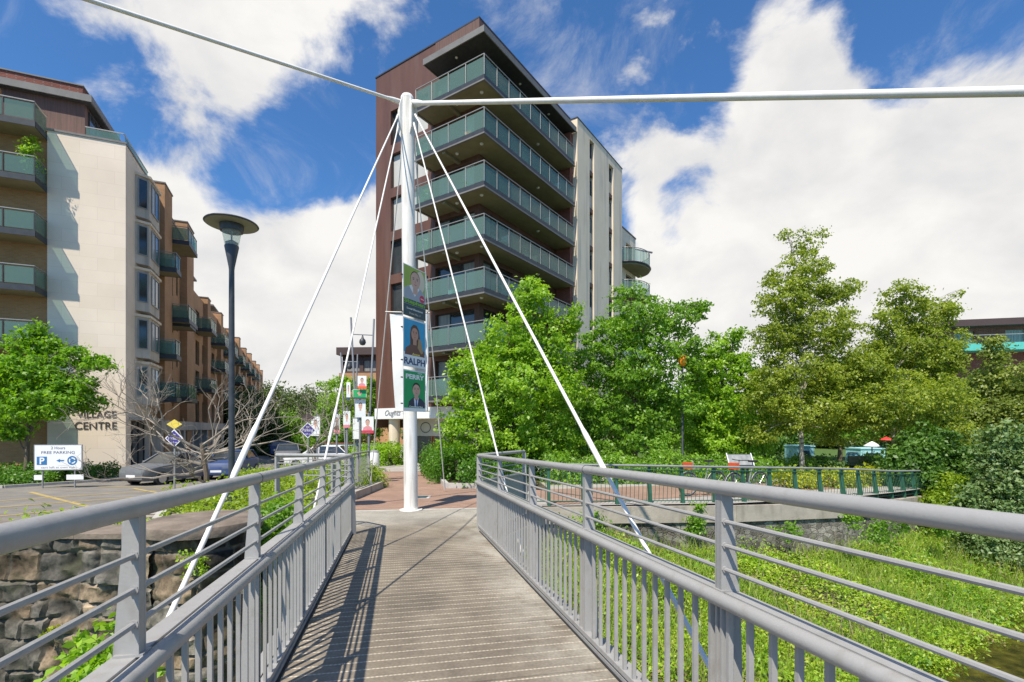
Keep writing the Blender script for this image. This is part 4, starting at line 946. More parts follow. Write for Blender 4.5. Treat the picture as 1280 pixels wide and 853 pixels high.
# wing with the rounded balconies behind
wg = thing('apartment_wing', 'cream apartment wing with rounded glass balconies showing behind the pale tower', 'building', T(-.9,20.3,-2.5))
frW = lambda u, d, z: T(-.9+d, u, z)
hw = [(20.2,21.9,14.15+.30-2.8*(k-1),14.15+2.45-2.8*(k-1)) for k in range(1,7)]
mb = MB(); wall_holes(mb, frW, 17.87, 22.6, -2.6, 17.6, hw, .3)
for q in (([-.9,22.6],[7,22.6]),([7,22.6],[7,17.87])):
    (a,b),(c,d) = q; mb.add([T(a,b,-2.6),T(c,d,-2.6),T(c,d,17.6),T(a,b,17.6)], [(0,1,2,3)])
mb.add([T(-.9,17.87,17.6),T(7,17.87,17.6),T(7,22.6,17.6),T(-.9,22.6,17.6)], [(0,1,2,3)])
mb.build('wall','cream',wg)
for h in hw: window(wg, frW, *h, .27, 2)
mb = MB(); mb.box((-.95,17.88,17.602),(7,22.65,17.72),T); mb.build('parapet_cap','dark_metal',wg)
mb = MB(); c_ = T(-.5,18.3,17.7); mb.lathe(c_, [(.55,0),(.55,2.0),(.35,2.2),(.0,2.25)], 18); mb.build('roof_flue','dark_metal',wg,smooth=True)
for k in range(1,6):
    zb = 14.15-2.8*(k-1); cx_,cy_,_ = T(-.9,20.6,0)
    arc = [(math.cos(R(a)), math.sin(R(a))) for a in range(0,181,12)]
    def q(c, s, rad, z): return T(-.9-s*rad*.75, 20.9+c*rad, z)
    mb = MB(); n_ = len(arc)
    mb.add([q(c,s,2.35,zb) for c,s in arc]+[q(c,s,2.35,zb+.3) for c,s in arc], [tuple(range(n_))[::-1], tuple(range(n_,2*n_))]+[(i,i+1,i+1+n_,i+n_) for i in range(n_-1)]+[(n_-1,0,n_,2*n_-1)])
    b = mb.build('balcony','soffit',wg)
    mb = MB(); mb.tube([q(c,s,2.33,zb+1.45) for c,s in arc], .035, 8); mb.build('top_rail','galv',b)
    mb = MB(); mb.tube([q(c,s,2.40,zb+.2) for c,s in arc], .09, 6); mb.build('edge_channel','dark_metal',b)
    for (c0,s0),(c1,s1) in zip(arc,arc[1:]):
        MB().add([q(c0,s0,2.3,zb+.36),q(c1,s1,2.3,zb+.36),q(c1,s1,2.3,zb+1.36),q(c0,s0,2.3,zb+1.36)],[(0,1,2,3)]).build('glass_panel','glass_green',b)
        MB().beam(q(c0,s0,2.33,zb+.3),q(c0,s0,2.33,zb+1.45),.035,.035).build('baluster_post','galv',b)
x,y,z = q(.35,.6,2.3,14.15+1.95); prs = thing('garden_parasol','closed grey parasol sticking out above the rounded balcony','parasol',(x,y,z-1.6))
MB().tube([(x,y,z-1.6),(x,y,z)],.025,8).build('pole','galv',prs); MB().tube([(x-.8,y-.3,z+.02),(x+.9,y+.3,z-.08)],[.06,.10],8).build('canopy','ink_grey',prs)

# ground floor of the tower: fascia, columns, shopfront
sh = MB(); sh.box((-.06,-.08,.58),(8.70,-.002,1.27),T); sh.box((-.06,-.002,.58),(-.002,9,1.27),T); sh.box((8.662,-.002,.58),(8.70,6,1.27),T)
fas = sh.build('shop_fascia','white_board',tw)
mb = MB(); mb.box((0,0,.57),(8.66,12,.62),T); mb.build('soffit_panel','cream',tw)
no = -Rv
text_on('Oughts', .50, Vector(T(7.75,-.10,.80)), -Lv, (0,0,1), no, 'ink_grey', fas, align='LEFT', shear=.35)
MB().lathe((0,0,0),[(.14,-.01),(.14,.01)],18)
mb = MB(); 
for a in range(24):
    a0_=R(15*a); a1_=R(15*(a+1)); 
    mb.add([tuple(Vector(T(5.85,-.105,.93))+(-Lv)*r_*math.cos(t_)+V(0,0,r_*math.sin(t_))) for r_,t_ in ((.13,a0_),(.17,a0_),(.17,a1_),(.13,a1_))],[(0,1,2,3)])
mb.build('emblem','ink_grey',fas)
for l, r in ((7.45,.5),(.5,.6),(.6,8.2)):
    x,y,z = T(l,r,0); g_ = ground(x,y)
    c_ = MB().lathe((x,y,g_), [(.36,.42),(.36,.62-g_)], 28).build('column','cream',tw,smooth=True)
    MB().lathe((x,y,g_-.05), [(.375,0),(.375,.46)], 28).build('column_base','dark_metal',c_,smooth=True)
frP = lambda u, d, z: T(u, 2.0+d, z)
shop = MB(); shop.box((.3,2.0,-2.6),(7.2,2.12,-2.02),T); shop.build('shop_plinth','slate',tw)
mb = MB(); mb.box((.3,2.03,-.55),(7.2,2.10,.57),T); sg = mb.build('shop_sign_panel','blind',tw)
for c0 in (6.1,4.6,3.1,1.6):
    mb = MB()
    for a in range(28):
        a0_=R(360/28*a); a1_=R(360/28*(a+1))
        mb.add([tuple(Vector(T(c0,2.02,.02))+(-Lv)*r_*math.cos(t_)*.47+V(0,0,r_*math.sin(t_)*.36)) for r_,t_ in ((.88,a0_),(1.0,a0_),(1.0,a1_),(.88,a1_))],[(0,1,2,3)])
    mb.build('oval_emblem','dark_metal',sg)
for i,(a,b) in enumerate(((.4,2.0),(2.1,3.7),(3.8,5.4),(5.5,7.1))):
    mb = MB(); mb.box((a,2.02,-2.018),(a+.09,2.10,-.552),T); mb.box((b-.09,2.02,-2.018),(b,2.10,-.552),T); mb.box((a+.09,2.02,-2.018),(b-.09,2.10,-1.94),T); w_ = mb.build('shop_window','timber',tw)
    MB().box((a+.09,2.05,-1.94),(b-.09,2.06,-.56),T).build('pane','glass_clear',w_)
mb = MB()
mb.add([T(0,5.5,-2.5),T(8.6,5.5,-2.5),T(8.6,5.5,.57),T(0,5.5,.57)],[(0,1,2,3)]); mb.add([T(.0,2.1,-2.5),T(0,5.5,-2.5),T(0,5.5,.57),T(0,2.1,.57)],[(0,1,2,3)]); mb.add([T(7.4,2.1,-2.5),T(7.4,5.5,-2.5),T(7.4,5.5,.57),T(7.4,2.1,.57)],[(0,1,2,3)])
mb.build('shop_back_wall','tile_brown',tw)
rg = random.Random(12)
sv = thing('display_shelf','shelf unit full of pale goods inside the shop window behind the mast','shelf',T(4.5,3.2,-2.35))
for z_ in (-2.0,-1.6,-1.2,-.8): MB().box((1.2,3.1,z_),(6.6,3.5,z_+.03),T).build('shelf','shelf',sv)
for i in range(26):
    l_ = rg.uniform(1.3,6.4); z_ = rg.choice((-1.97,-1.57,-1.17)); s__ = rg.uniform(.05,.11)
    it = thing('shop_jar', 'pale jar on the shelves inside the shop window', 'jar', T(l_,3.2,z_), 'jars in the shop')
    MB().lathe(T(l_,3.2,z_), [(s__,0),(s__*1.1,s__*1.8),(s__*.7,s__*2.2),(s__*.7,s__*2.5)], 10).build('jar_body', rg.choice(['white_board','cream','pot','shelf']), it, smooth=True)

# ------------------------------------------------------------------ left apartment building
B0 = Vector((-22.27,28.5,0)); Fv = Vector((-.9228,-.3853,0)); Sv = Vector((-.3853,.9228,0))
def Q(t, s, z): q = B0+Fv*t+Sv*s; return (q.x,q.y,z)
GL = -2.95
lb = thing('apartment_block', 'pale stone and tan brick corner apartment block with glass balconies and set back timber penthouse', 'building', Q(2,2,-2.7))
RZ = [17.13-2.876*k for k in range(7)]
frF = lambda u,d,z: Q(u, d, z)        # front face, inward = +S
frT = lambda u,d,z: Q(d, u, z)        # street face, u along S, inward = +F
mb = MB(); ent = (.9,4.6,GL,.45)
wall_holes(mb, frF, 0, 3.52, GL, 16.35, [], .3)
bw = [(2.2,4.4,RZ[k]-3.2,RZ[k]-1.5) for k in range(0)]
wall_holes(mb, frT, 0, 4.9, GL, 16.35, [ent], .35)
mb.add([Q(0,0,16.35),Q(12,0,16.35),Q(12,12,16.35),Q(0,12,16.35)],[(0,1,2,3)])
mb.build('stone_wall','stone_clad',lb)
mb = MB(); mb.box((-.05,-.05,16.352),(3.6,.25,16.46),Q); mb.box((-.05,.25,16.352),(.25,4.9,16.46),Q); mb.build('stone_coping','fascia',lb)
text_on('VILLAGE', .56, Vector(Q(1.33,-.01,.58)), -Fv, (0,0,1), -Sv, 'letter', lb, ext=.012, width=1.80)
text_on('CENTRE', .60, Vector(Q(1.37,-.01,-.08)), -Fv, (0,0,1), -Sv, 'letter', lb, ext=.012, width=1.90)
mb = MB(); door_h = [(5.6,8.8,RZ[k]-1.05,RZ[k]+1.15) for k in range(0,6)]+[(4.3,5.1,RZ[k]-1.05,RZ[k]+1.05) for k in range(6,6)]
wall_holes(mb, lambda u,d,z: Q(u,.15+d,z), 3.521, 22, GL, 16.349, door_h, .3); mb.build('brick_wall','brick_tan',lb)
for h in door_h[:6]: window(lb, lambda u,d,z: Q(u,.15+d,z), *h, .26, 3, ['window','curtain','window'])
# penthouse
mb = MB(); mb.box((2.36,1.5,16.47),(22,4.4,18.98),Q); mb.build('penthouse_wall','wood_clad',lb)
mb = MB(); mb.box((2.7,2.2,19.4),(22,12,20.35),Q); mb.build('roof_parapet','brick_red',lb)
mb = MB(); mb.box((2.64,2.14,20.352),(22,12,20.42),Q); mb.build('parapet_cap','fascia',lb)
mb = MB(); mb.box((1.94,1.14,18.985),(22,14,19.38),Q); rc = mb.build('roof_canopy','fascia',lb)
mb = MB(); mb.box((2.0,1.2,18.95),(22,14,18.983),Q); mb.build('canopy_soffit','dark_metal',rc)
window(lb, lambda u,d,z: Q(2.33+d,u,z), 2.0,4.2,16.5,18.8,.02,2)
mb = MB(); mb.beam(Q(1.9,.12,16.98),Q(.12,.12,16.98),.06,.04); mb.beam(Q(.12,.12,16.98),Q(.12,4.8,16.98),.06,.04); tr = mb.build('terrace_rail','galv',lb)
MB().box((.3,.10,16.5),(1.85,.115,16.92),Q).build('glass_panel','glass_green',tr); MB().box((.10,.3,16.5),(.115,4.7,16.92),Q).build('glass_panel','glass_green',tr)
def glass_balcony(parent, T_, u0, u1, dep, zr, name='balcony', drop=1.33, npan=2, endp=True, sx=1, slim=False):
    """T_(u, out, z): out = distance out of the wall"""
    b = MB().box((u0,.004,zr-drop),(u1,dep,zr-drop+.20),T_).build(name,'soffit',parent)
    mb = MB(); mb.box((u0-.03,dep+.002,zr-drop-.01),(u1+.03,dep+.04,zr-drop+.30),T_); mb.box((u0-.04,.01,zr-drop-.01),(u0-.002,dep,zr-drop+.30),T_); mb.box((u1+.002,.01,zr-drop-.01),(u1+.04,dep,zr-drop+.30),T_); mb.build('edge_channel','dark_metal',b)
    mb = MB(); mb.box((u0,dep-.05,zr-.02),(u1,dep+.01,zr+.02),T_); mb.box((u0,.02,zr-.02),(u0+.05,dep-.05,zr+.02),T_); mb.box((u1-.05,.02,zr-.02),(u1,dep-.05,zr+.02),T_); mb.build('top_rail','galv',b)
    for i in range(npan):
        a = u0+(u1-u0)*i/npan+.05; c = u0+(u1-u0)*(i+1)/npan-.05
        MB().box((a,dep-.03,zr-.97),(c,dep-.018,zr-.10),T_).build('glass_panel','glass_green',b)
    for u in (u0+.02,u1-.03): MB().box((u,.08,zr-.97),(u+.012,dep-.08,zr-.10),T_).build('glass_panel','glass_green',b)
    for i in range(npan+1):
        u = min(u1-.04,u0+(u1-u0)*i/npan); MB().box((u,dep-.045,zr-1.03),(u+.04,dep-.003,zr-.02),T_).build('baluster_post','dark_metal',b)
    return b
for k in range(6): glass_balcony(lb, lambda u,o,z: Q(u,.15-o,z), 3.56, 8.6, 1.42, RZ[k], npan=4)
# potted plants hanging over the second balcony
x,y,z = Q(3.9,-.75,RZ[1]-1.13); t = thing('potted_plant','bushy potted plant on the second balcony down of the left block','potted plant',(x,y,z))
MB().lathe((x,y,z), [(.14,0),(.2,.36),(.21,.38),(.17,.38)], 14).build('pot','pot',t,smooth=True); C,D = clump_points([(x,y,z+1.35,.38,.38,1.0)], 60, 18, .10); np_mesh('foliage', leaf_verts(C,D,.13), 4, 'leaf_bright', t)
# entrance
for i in range(3):
    a = .95+1.22*i; window(lb, frT, a, a+1.2, -2.66, .40, .30, 1, 'window', name='glass_door')
mb = MB(); mb.box((-.7,.6,.46),(-.002,4.8,.62),Q); mb.build('entrance_canopy','grey_stone',lb)
# bay windows on the street side
def bay(k):
    z1 = RZ[0]-1.45-2.876*k; z0 = z1-2.75
    pts = [(0,1.7),(-.62,2.15),(-.62,4.4),(0,4.85)]
    b = MB()
    def ring(z, g=0): return [Q(t_-g if t_ < 0 else .01, s_+(g if s_ > 3 else -g), z) for t_, s_ in pts]
    r0 = ring(z0); r1 = ring(z1-.25)
    b.add(r0+r1, [(0,1,5,4),(1,2,6,5),(2,3,7,6),(3,2,1,0),(4,5,6,7)]); o_ = b.build('bay_window','grey_stone',lb)
    mb = MB(); a_ = ring(z1-.248,.10); c_ = ring(z1-.10,.10); mb.add(a_+c_, [(0,1,5,4),(1,2,6,5),(2,3,7,6),(3,2,1,0),(4,5,6,7)]); mb.build('ledge','cream',o_)
    for (p0,p1) in ((pts[0],pts[1]),(pts[1],pts[2]),(pts[2],pts[3])):
        a3 = Vector(Q(*p0,0)); b3 = Vector(Q(*p1,0)); d3 = (b3-a3); Lw = d3.length; d3.normalize(); n3 = Vector((d3.y,-d3.x,0)); 
        if n3.dot(-Fv) < 0: n3 = -n3
        fr = lambda u,d,z,a3=a3,d3=d3,n3=n3: tuple(a3+d3*u-n3*(d-.03)+V(0,0,z))
        window(o_, fr, .14*Lw+.03, .86*Lw, z0+.55, z0+2.35, .02, 1 if Lw < 1 else 2, 'window' if Lw<1 else ['curtain','window'], 'galv', name='window')
for k in range(5): bay(k)
# orange brick wing along the street
ob = thing('brick_wing', 'long orange brick apartment wing stepping down along the street on the left', 'building', Q(2,30,-2.8))
def pier(s0, s1, out, z1, m='brick_orange'):
    MB().box((-out,s0,GL),(3,s1,z1),Q).build('brick_bay',m,ob); MB().box((-out-.05,s0-.05,z1+.002),(3,s1+.05,z1+.09),Q).build('coping','fascia',ob)
rec = []
wins = [(5.25,6.0,RZ[k]-3.95,RZ[k]-1.75) for k in range(5)] + [(9.0,11.0,RZ[k]-3.95,RZ[k]-1.75) for k in range(5)] + [(12.0,12.6,RZ[k]-3.6,RZ[k]-1.95) for k in range(5)]
mb = MB(); wall_holes(mb, lambda u,d,z: Q(.0+d,u,z), 4.91, 16, GL, 16.0, wins, .45); mb.add([Q(0,4.91,16),Q(8,4.91,16),Q(8,16,16),Q(0,16,16)],[(0,1,2,3)]); mb.build('wall','brick_orange',ob)
for h in wins: window(ob, lambda u,d,z: Q(.0+d,u,z), *h, .42, 1 if h[1]-h[0]<1 else 2)
mb = MB(); mb.box((-.05,4.92,16.002),(.3,16,16.10),Q); mb.build('coping','fascia',ob)
pier(6.3,8.4,.5,17.05); pier(13.4,16,.5,17.05)
wl3 = []
for j in range(9):
    s0 = 17+8.6*j
    for k in range(4):
        zt = 11.2-2.876*k
        wl3 += [(s0,s0+.8,zt-1.9,zt),(s0+2.6,s0+4.4,zt-2.3,zt),(s0+5.8,s0+6.5,zt-1.9,zt)]
mb = MB(); wall_holes(mb, lambda u,d,z: Q(.0+d,u,z), 16.01, 96, GL, 12.75, wl3, .35); mb.add([Q(0,16,12.75),Q(9,16,12.75),Q(9,96,12.75),Q(0,96,12.75)],[(0,1,2,3)]); mb.build('wall','brick_orange',ob)
for h in wl3[:60]: window(ob, lambda u,d,z: Q(.0+d,u,z), *h, .3, 1 if h[1]-h[0]<1 else 2)
mb = MB(); 
for h in wl3[60:]: mb.add([Q(.33,h[0],h[2]),Q(.33,h[1],h[2]),Q(.33,h[1],h[3]),Q(.33,h[0],h[3])],[(0,1,2,3)])
tag(mb.build('far_window_glass','window',ob), None, None, kind='stuff')
for j in range(9): pier(23.4+8.6*j, 25.0+8.6*j, .4, 13.5 if j%2 else 13.2)
pier(16.02,16.9,.3,13.4)
for s0,z_ in ((17.5,14.5),(32,14.3)):
    MB().box((.4,s0,z_),(3.4,s0+5,z_+.16),Q).build('roof_canopy','fascia',ob); MB().box((1.2,s0+.8,12.76),(5,s0+4.6,z_-.002),Q).build('penthouse_wall','grey_stone',ob)
Ts = lambda u,o,z: Q(-o,u,z)
for zr in (11.9,9.0,6.0,3.1): glass_balcony(ob, Ts, 4.95 if zr!=9.0 else 9.2, 6.25 if zr!=9.0 else 11.2, 1.45, zr, npan=2)
for zr in (15.0,9.2,3.3): glass_balcony(ob, Ts, 8.6, 11.6, 1.5, zr, npan=3)
for j in range(7):
    s0 = 19.2+8.6*j
    for zr in ((10.4,4.7) if j%2==0 else (7.5,10.4)): glass_balcony(ob, Ts, s0, s0+3.0, 1.35, zr, npan=3)
mb = MB(); mb.box((-.62,5,-.2),(-.04,60,.5),Q); mb.build('shop_fascia','grey_stone',ob)
for i in range(16):
    s0 = 5.1+3.4*i
    MB().box((-.56,s0,GL),(-.02,s0+.6,-.202),Q).build('shop_pier','grey_stone',ob)
    w_ = MB().box((-.10,s0+.602,GL),(-.03,s0+3.398,-.202),Q).build('shop_window','window',ob)
    MB().box((-.14,s0+1.95,GL),(-.102,s0+2.03,-.203),Q).build('mullion','dark_metal',w_)

# orange block at the far end of the street and the red brick building on the right
fbk = thing('apartment_block', 'distant orange apartment block with dark glazed top floor at the end of the street', 'building', (-23,76,-2.9))
def Wd(x0,y0,ang):
    c=math.cos(ang); s__=math.sin(ang); return lambda u,d,z: (x0+c*u-s__*d, y0+s__*u+c*d, z)
fD = Wd(-25.9,74,-.05)
hh = [(1.0+3.2*i,2.6+3.2*i,z_,z_+1.6) for i in range(4) for z_ in (5.4,2.4,-.6)]
mb = MB(); wall_holes(mb, fD, 0, 16, -3.2, 8.2, hh, .3); mb.add([fD(0,0,-3.2),fD(0,10,-3.2),fD(0,10,8.2),fD(0,0,8.2)],[(0,1,2,3)]); mb.add([fD(0,0,8.2),fD(16,0,8.2),fD(16,10,8.2),fD(0,10,8.2)],[(0,1,2,3)]); mb.build('wall','brick_orange',fbk)
for h in hh: window(fbk, fD, *h, .27, 2)
h2 = [(.8,2.9,8.5,10.2),(3.5,5.4,8.5,10.2),(6,9,8.5,10.2)]
mb = MB(); wall_holes(mb, lambda u,d,z: fD(u,d+.6,z), .3,16,8.2,10.9,h2,.3); mb.build('penthouse_wall','tile_brown',fbk)
for h in h2: window(fbk, lambda u,d,z: fD(u,d+.6,z), *h, .27, 2, 'curtain')
mb = MB(); mb.box((-.3,-.3,10.9),(16,10,12.0),fD); mb.build('roof','tile_brown',fbk)
rb = thing('brick_building', 'red brick building with a long turquoise balcony band behind the trees on the right', 'building', (48,43,-2.5))
fE = Wd(40.2,46.5,-.22)
h3 = [(1.2+4*i,2.8+4*i,7.6,9.0) for i in range(4)]
mb = MB(); wall_holes(mb, fE, 0, 26, -3, 9.3, h3, .3); mb.add([fE(0,0,-3),fE(0,12,-3),fE(0,12,9.3),fE(0,0,9.3)],[(0,1,2,3)]); mb.build('wall','brick_red',rb)
for h in h3: window(rb, fE, *h, .27, 2, 'curtain', 'galv')
mb = MB(); mb.box((-.8,-1.0,9.3),(27,12,9.9),fE); mb.build('roof','tile_brown',rb)
mb = MB(); mb.box((-.2,-1.7,6.95),(27,-.004,7.6),fE); mb.build('balcony_band','teal',rb)
mb = MB(); mb.box((1.6,-1.68,8.3),(27,-1.64,8.36),fE); mb.build('band_rail','galv',rb)
# ------------------------------------------------------------------ trees
def G(x, y): return (x, y, ground(x, y))
def ptree(name, label, px_trunk, Y, trunk_py, blobs, leaf, ls, clumps, per, spread, r=.11, bark='bark', group=None, shell=.6, depth=1.0, fill=0, shr=.9, **k):
    x = (px_trunk-640)/F*Y; b = G(x, Y)
    topz = (535-trunk_py)/F*Y
    B = pxblobs(Y, [(e[0],e[1],e[2]*shr,e[3]*shr)+tuple(e[4:]) for e in blobs], depth)
    return tree(name, label, 'tree', b, (x+random.uniform(-.2,.2), Y, topz), r, B, leaf, ls, clumps, per, spread, bark, group, shell, **k)
gt = 'trees along the river walk'
random.seed(21)
ptree('broadleaf_tree', 'big bright green tree just right of the mast in front of the tower', 640, 20, 400,
      [(664,385,30,34),(640,425,52,40),(690,430,34,40),(600,455,38,34),(655,480,68,46),(590,505,42,38),(706,490,34,44),(630,540,74,42),(690,550,46,40),(575,548,30,30),(660,360,14,16),(720,400,14,22),(568,470,16,16)],
      'leaf_bright', .15, 1000, 38, .145, .13, group=gt)
ptree('broadleaf_tree', 'mid green tree behind the thick right stay, second from the mast', 795, 21.5, 410,
      [(790,372,26,22),(800,405,52,32),(850,400,32,30),(760,420,26,30),(740,450,34,40),(800,455,62,44),(862,440,20,26),(780,510,70,42),(845,505,40,42),(735,520,32,40),(800,555,60,30),(875,385,10,9),(735,560,34,30)],
      'leaf_mid', .15, 1000, 38, .145, .13, group=gt)
ptree('broadleaf_tree', 'shorter bright green tree between the two tall birches and the round balcony', 905, 22.5, 470,
      [(905,440,30,26),(880,465,28,32),(930,470,26,34),(900,510,46,44),(885,550,44,34),(940,540,34,40),(920,420,12,12),(868,500,20,30)],
      'leaf_bright', .15, 620, 36, .14, .10, group=gt)
ptree('birch_tree', 'tallest olive green birch with the pointed top on the right', 1003, 21, 330,
      [(1010,306,22,22),(1003,340,36,28),(985,375,40,28),(1040,368,24,20),(1012,410,58,34),(970,425,34,30),(1050,420,22,24),(1000,465,62,38),(960,490,34,36),(1050,470,38,38),(1010,515,62,30),(1065,360,16,14),(1050,520,34,26),(955,540,26,18),(1042,548,20,12),(965,350,12,12),(985,295,8,8)],
      'leaf_birch', .115, 1500, 34, .125, .10, bark='birch', group='birches by the fence', droop=.9)
ptree('birch_tree', 'lower spreading birch with a white trunk in front of the turquoise band building', 1116, 20, 380,
      [(1130,372,26,20),(1150,400,38,28),(1105,405,22,22),(1185,388,12,14),(1125,440,58,36),(1090,460,34,36),(1170,450,34,40),(1130,500,66,38),(1085,520,34,32),(1180,505,32,38),(1165,540,44,26),(1140,556,26,12),(1200,548,22,22),(1195,430,14,24),(1200,365,8,7)],
      'leaf_birch', .115, 1500, 34, .125, .085, bark='birch', group='birches by the fence', droop=.9)
ptree('ornamental_tree', 'conical yellow green tree at the right with a pointed top below the turquoise band', 1240, 22, 450,
      [(1240,440,16,26),(1240,480,30,28),(1240,525,42,34),(1245,570,48,34),(1215,545,26,30)], 'leaf_olive', .14, 620, 34, .15, .09, droop=.5)
ptree('ornamental_tree', 'yellow green tree cut off by the right frame edge beside the conical tree', 1300, 21, 470,
      [(1290,480,26,28),(1280,520,34,34),(1300,560,50,40),(1345,520,50,50),(1270,560,28,34)], 'leaf_olive', .14, 620, 34, .15, .10, droop=.5)
# second row behind, closing the view under the crowns
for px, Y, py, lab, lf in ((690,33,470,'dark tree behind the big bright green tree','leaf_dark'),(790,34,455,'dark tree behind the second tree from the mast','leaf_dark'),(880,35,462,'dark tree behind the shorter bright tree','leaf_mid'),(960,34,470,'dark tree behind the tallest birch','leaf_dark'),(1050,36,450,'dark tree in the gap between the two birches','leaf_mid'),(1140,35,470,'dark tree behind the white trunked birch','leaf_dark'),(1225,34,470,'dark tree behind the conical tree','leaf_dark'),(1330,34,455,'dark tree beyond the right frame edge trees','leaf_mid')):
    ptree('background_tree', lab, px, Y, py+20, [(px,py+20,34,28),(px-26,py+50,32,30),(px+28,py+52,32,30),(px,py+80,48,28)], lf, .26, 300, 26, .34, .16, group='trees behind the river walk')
for i, (px, Y, py) in enumerate(((560,62,520),(640,60,512),(700,58,515),(770,62,510),(840,60,515),(910,58,510),(980,62,514),(1050,58,508),(1120,60,514),(1190,62,510),(1260,58,512),(1340,60,508),(1430,58,512))):
    ptree('background_tree', 'distant dark tree at ground level, ' + ['behind the tower shopfront','left of the big bright tree trunk','right of the big bright tree trunk','behind the second tree','right of the amber lamp','behind the shorter bright tree','left of the tallest birch trunk','behind the left blue kiosk','between the blue kiosks','behind the dark rounded bush','behind the conical tree','beside the right frame edge','beyond the right frame edge'][i], px, Y, py, [(px,py,34,24),(px-26,py+26,34,22),(px+28,py+28,34,22),(px,py+42,44,14)], 'leaf_far', .50, 240, 20, .5, .2, group='far tree belt on the right')
# small street tree on the left with a leaning, pointed right side
ptree('maple_tree', 'round green maple in front of the pale stone wall at the left', 33, 24.0, 470,
      [(20,440,30,26),(62,432,26,14),(90,447,26,15),(122,452,20,10),(30,470,52,30),(85,478,40,24),(-20,470,34,34),(50,505,58,24),(105,500,28,18),(-5,515,44,26),(138,460,10,6),(45,412,10,10),(-40,500,30,30),(20,540,24,10),(98,432,9,8)],
      'leaf_maple', .19, 640, 36, .15, .12, depth=.6)
# far street trees and the wooded skyline
random.seed(5)
for i, (px, Y, py, rx, lf, lab) in enumerate([(318,70,505,24,'leaf_far','dark tree rising beside the end of the brick wing'),(345,80,500,26,'leaf_far','distant rounded tree left of the diamond sign'),(372,75,507,24,'leaf_far','distant dark tree above the diamond sign'),(398,85,503,24,'leaf_far','distant tree above the white car'),(425,70,510,22,'leaf_mid','distant tree right of the white car'),
     (360,50,532,20,'leaf_mid','street tree low behind the diamond sign'),(330,48,528,20,'leaf_far','street tree behind the lamp post foot'),(415,46,520,20,'leaf_mid','street tree behind the left election posters'),(300,62,520,18,'leaf_far','tree at the foot of the brick wing')]):
    ptree('background_tree', lab, px, Y, py, [(px,py,rx,22),(px-rx*.7,py+20,rx*.8,20),(px+rx*.7,py+22,rx*.8,20),(px,py+36,rx,18)], lf, .45 if Y>55 else .28, 260, 24, .6 if Y>55 else .3, .2, group='trees down the street')
ptree('street_tree', 'young green tree with an open crown left of the orange block', 420, 34, 500, [(410,482,12,9),(425,478,14,10),(440,480,14,10),(415,500,14,9),(432,498,12,9)], 'leaf_bright', .17, 90, 24, .16, .06)
ptree('street_tree', 'slim green tree between the posters and the brown tower wall', 466, 36, 500, [(466,500,12,18),(468,530,14,20),(462,480,8,10)], 'leaf_mid', .2, 130, 24, .2, .07)

flat('orange_red',(.62,.10,.03))
# ------------------------------------------------------------------ bare tree
def bare_tree(name, label, base, h, spread, seed, r=.075, levels=6, n0=7):
    rg = random.Random(seed); t = thing(name, label, 'tree', base)
    mb = MB(); br = MB()
    top = Vector(base)+V(rg.uniform(-.15,.15),0,h*.42)
    mb.tube([Vector(base)-V(0,0,.1), Vector(base).lerp(top,.5)+V(.06,0,0), top], [r*1.3,r,r*.8], 8)
    def grow(p, d, L_, r_, lv):
        seg = 3; pts = [p]; q = p; dd = d.copy()
        for i in range(seg):
            dd = (dd + Vector((rg.uniform(-.38,.38), rg.uniform(-.38,.38), rg.uniform(-.22,.30)))).normalized(); q = q+dd*L_/seg; pts.append(q)
        br.tube(pts, [r_,r_*.9,r_*.78,r_*.62], 5 if lv < 2 else 4, caps=False)
        if lv >= levels: return
        for k in range(rg.choice((2,2,3))):
            nd = (dd + Vector((rg.uniform(-.95,.95), rg.uniform(-.8,.8), rg.uniform(-.35,.65)))).normalized()
            grow(q if k == 0 else pts[rg.choice((1,2,3))], nd, L_*rg.uniform(.62,.85), r_*.60, lv+1)
    for k in range(n0):
        a = 2*math.pi*k/n0+rg.uniform(-.3,.3); d = Vector((math.cos(a)*spread, math.sin(a)*spread*.8, rg.uniform(-.1,.9))).normalized()
        grow(Vector(base).lerp(top, rg.uniform(.35,1)), d, h*.29, r*.60, 1)
    mb.build('trunk','bark',t,smooth=True); br.build('branches','bare',t,smooth=True)
bare_tree('bare_tree', 'leafless twisted tree with pale branches around the lamp post', G(-7.6,12.3), 3.7, 1.7, 14, .060, 6, 10)
bare_tree('bare_tree', 'smaller leafless tree right of the lamp post', G(-7.0,17.5), 3.4, .8, 9, .045, 6, 6)

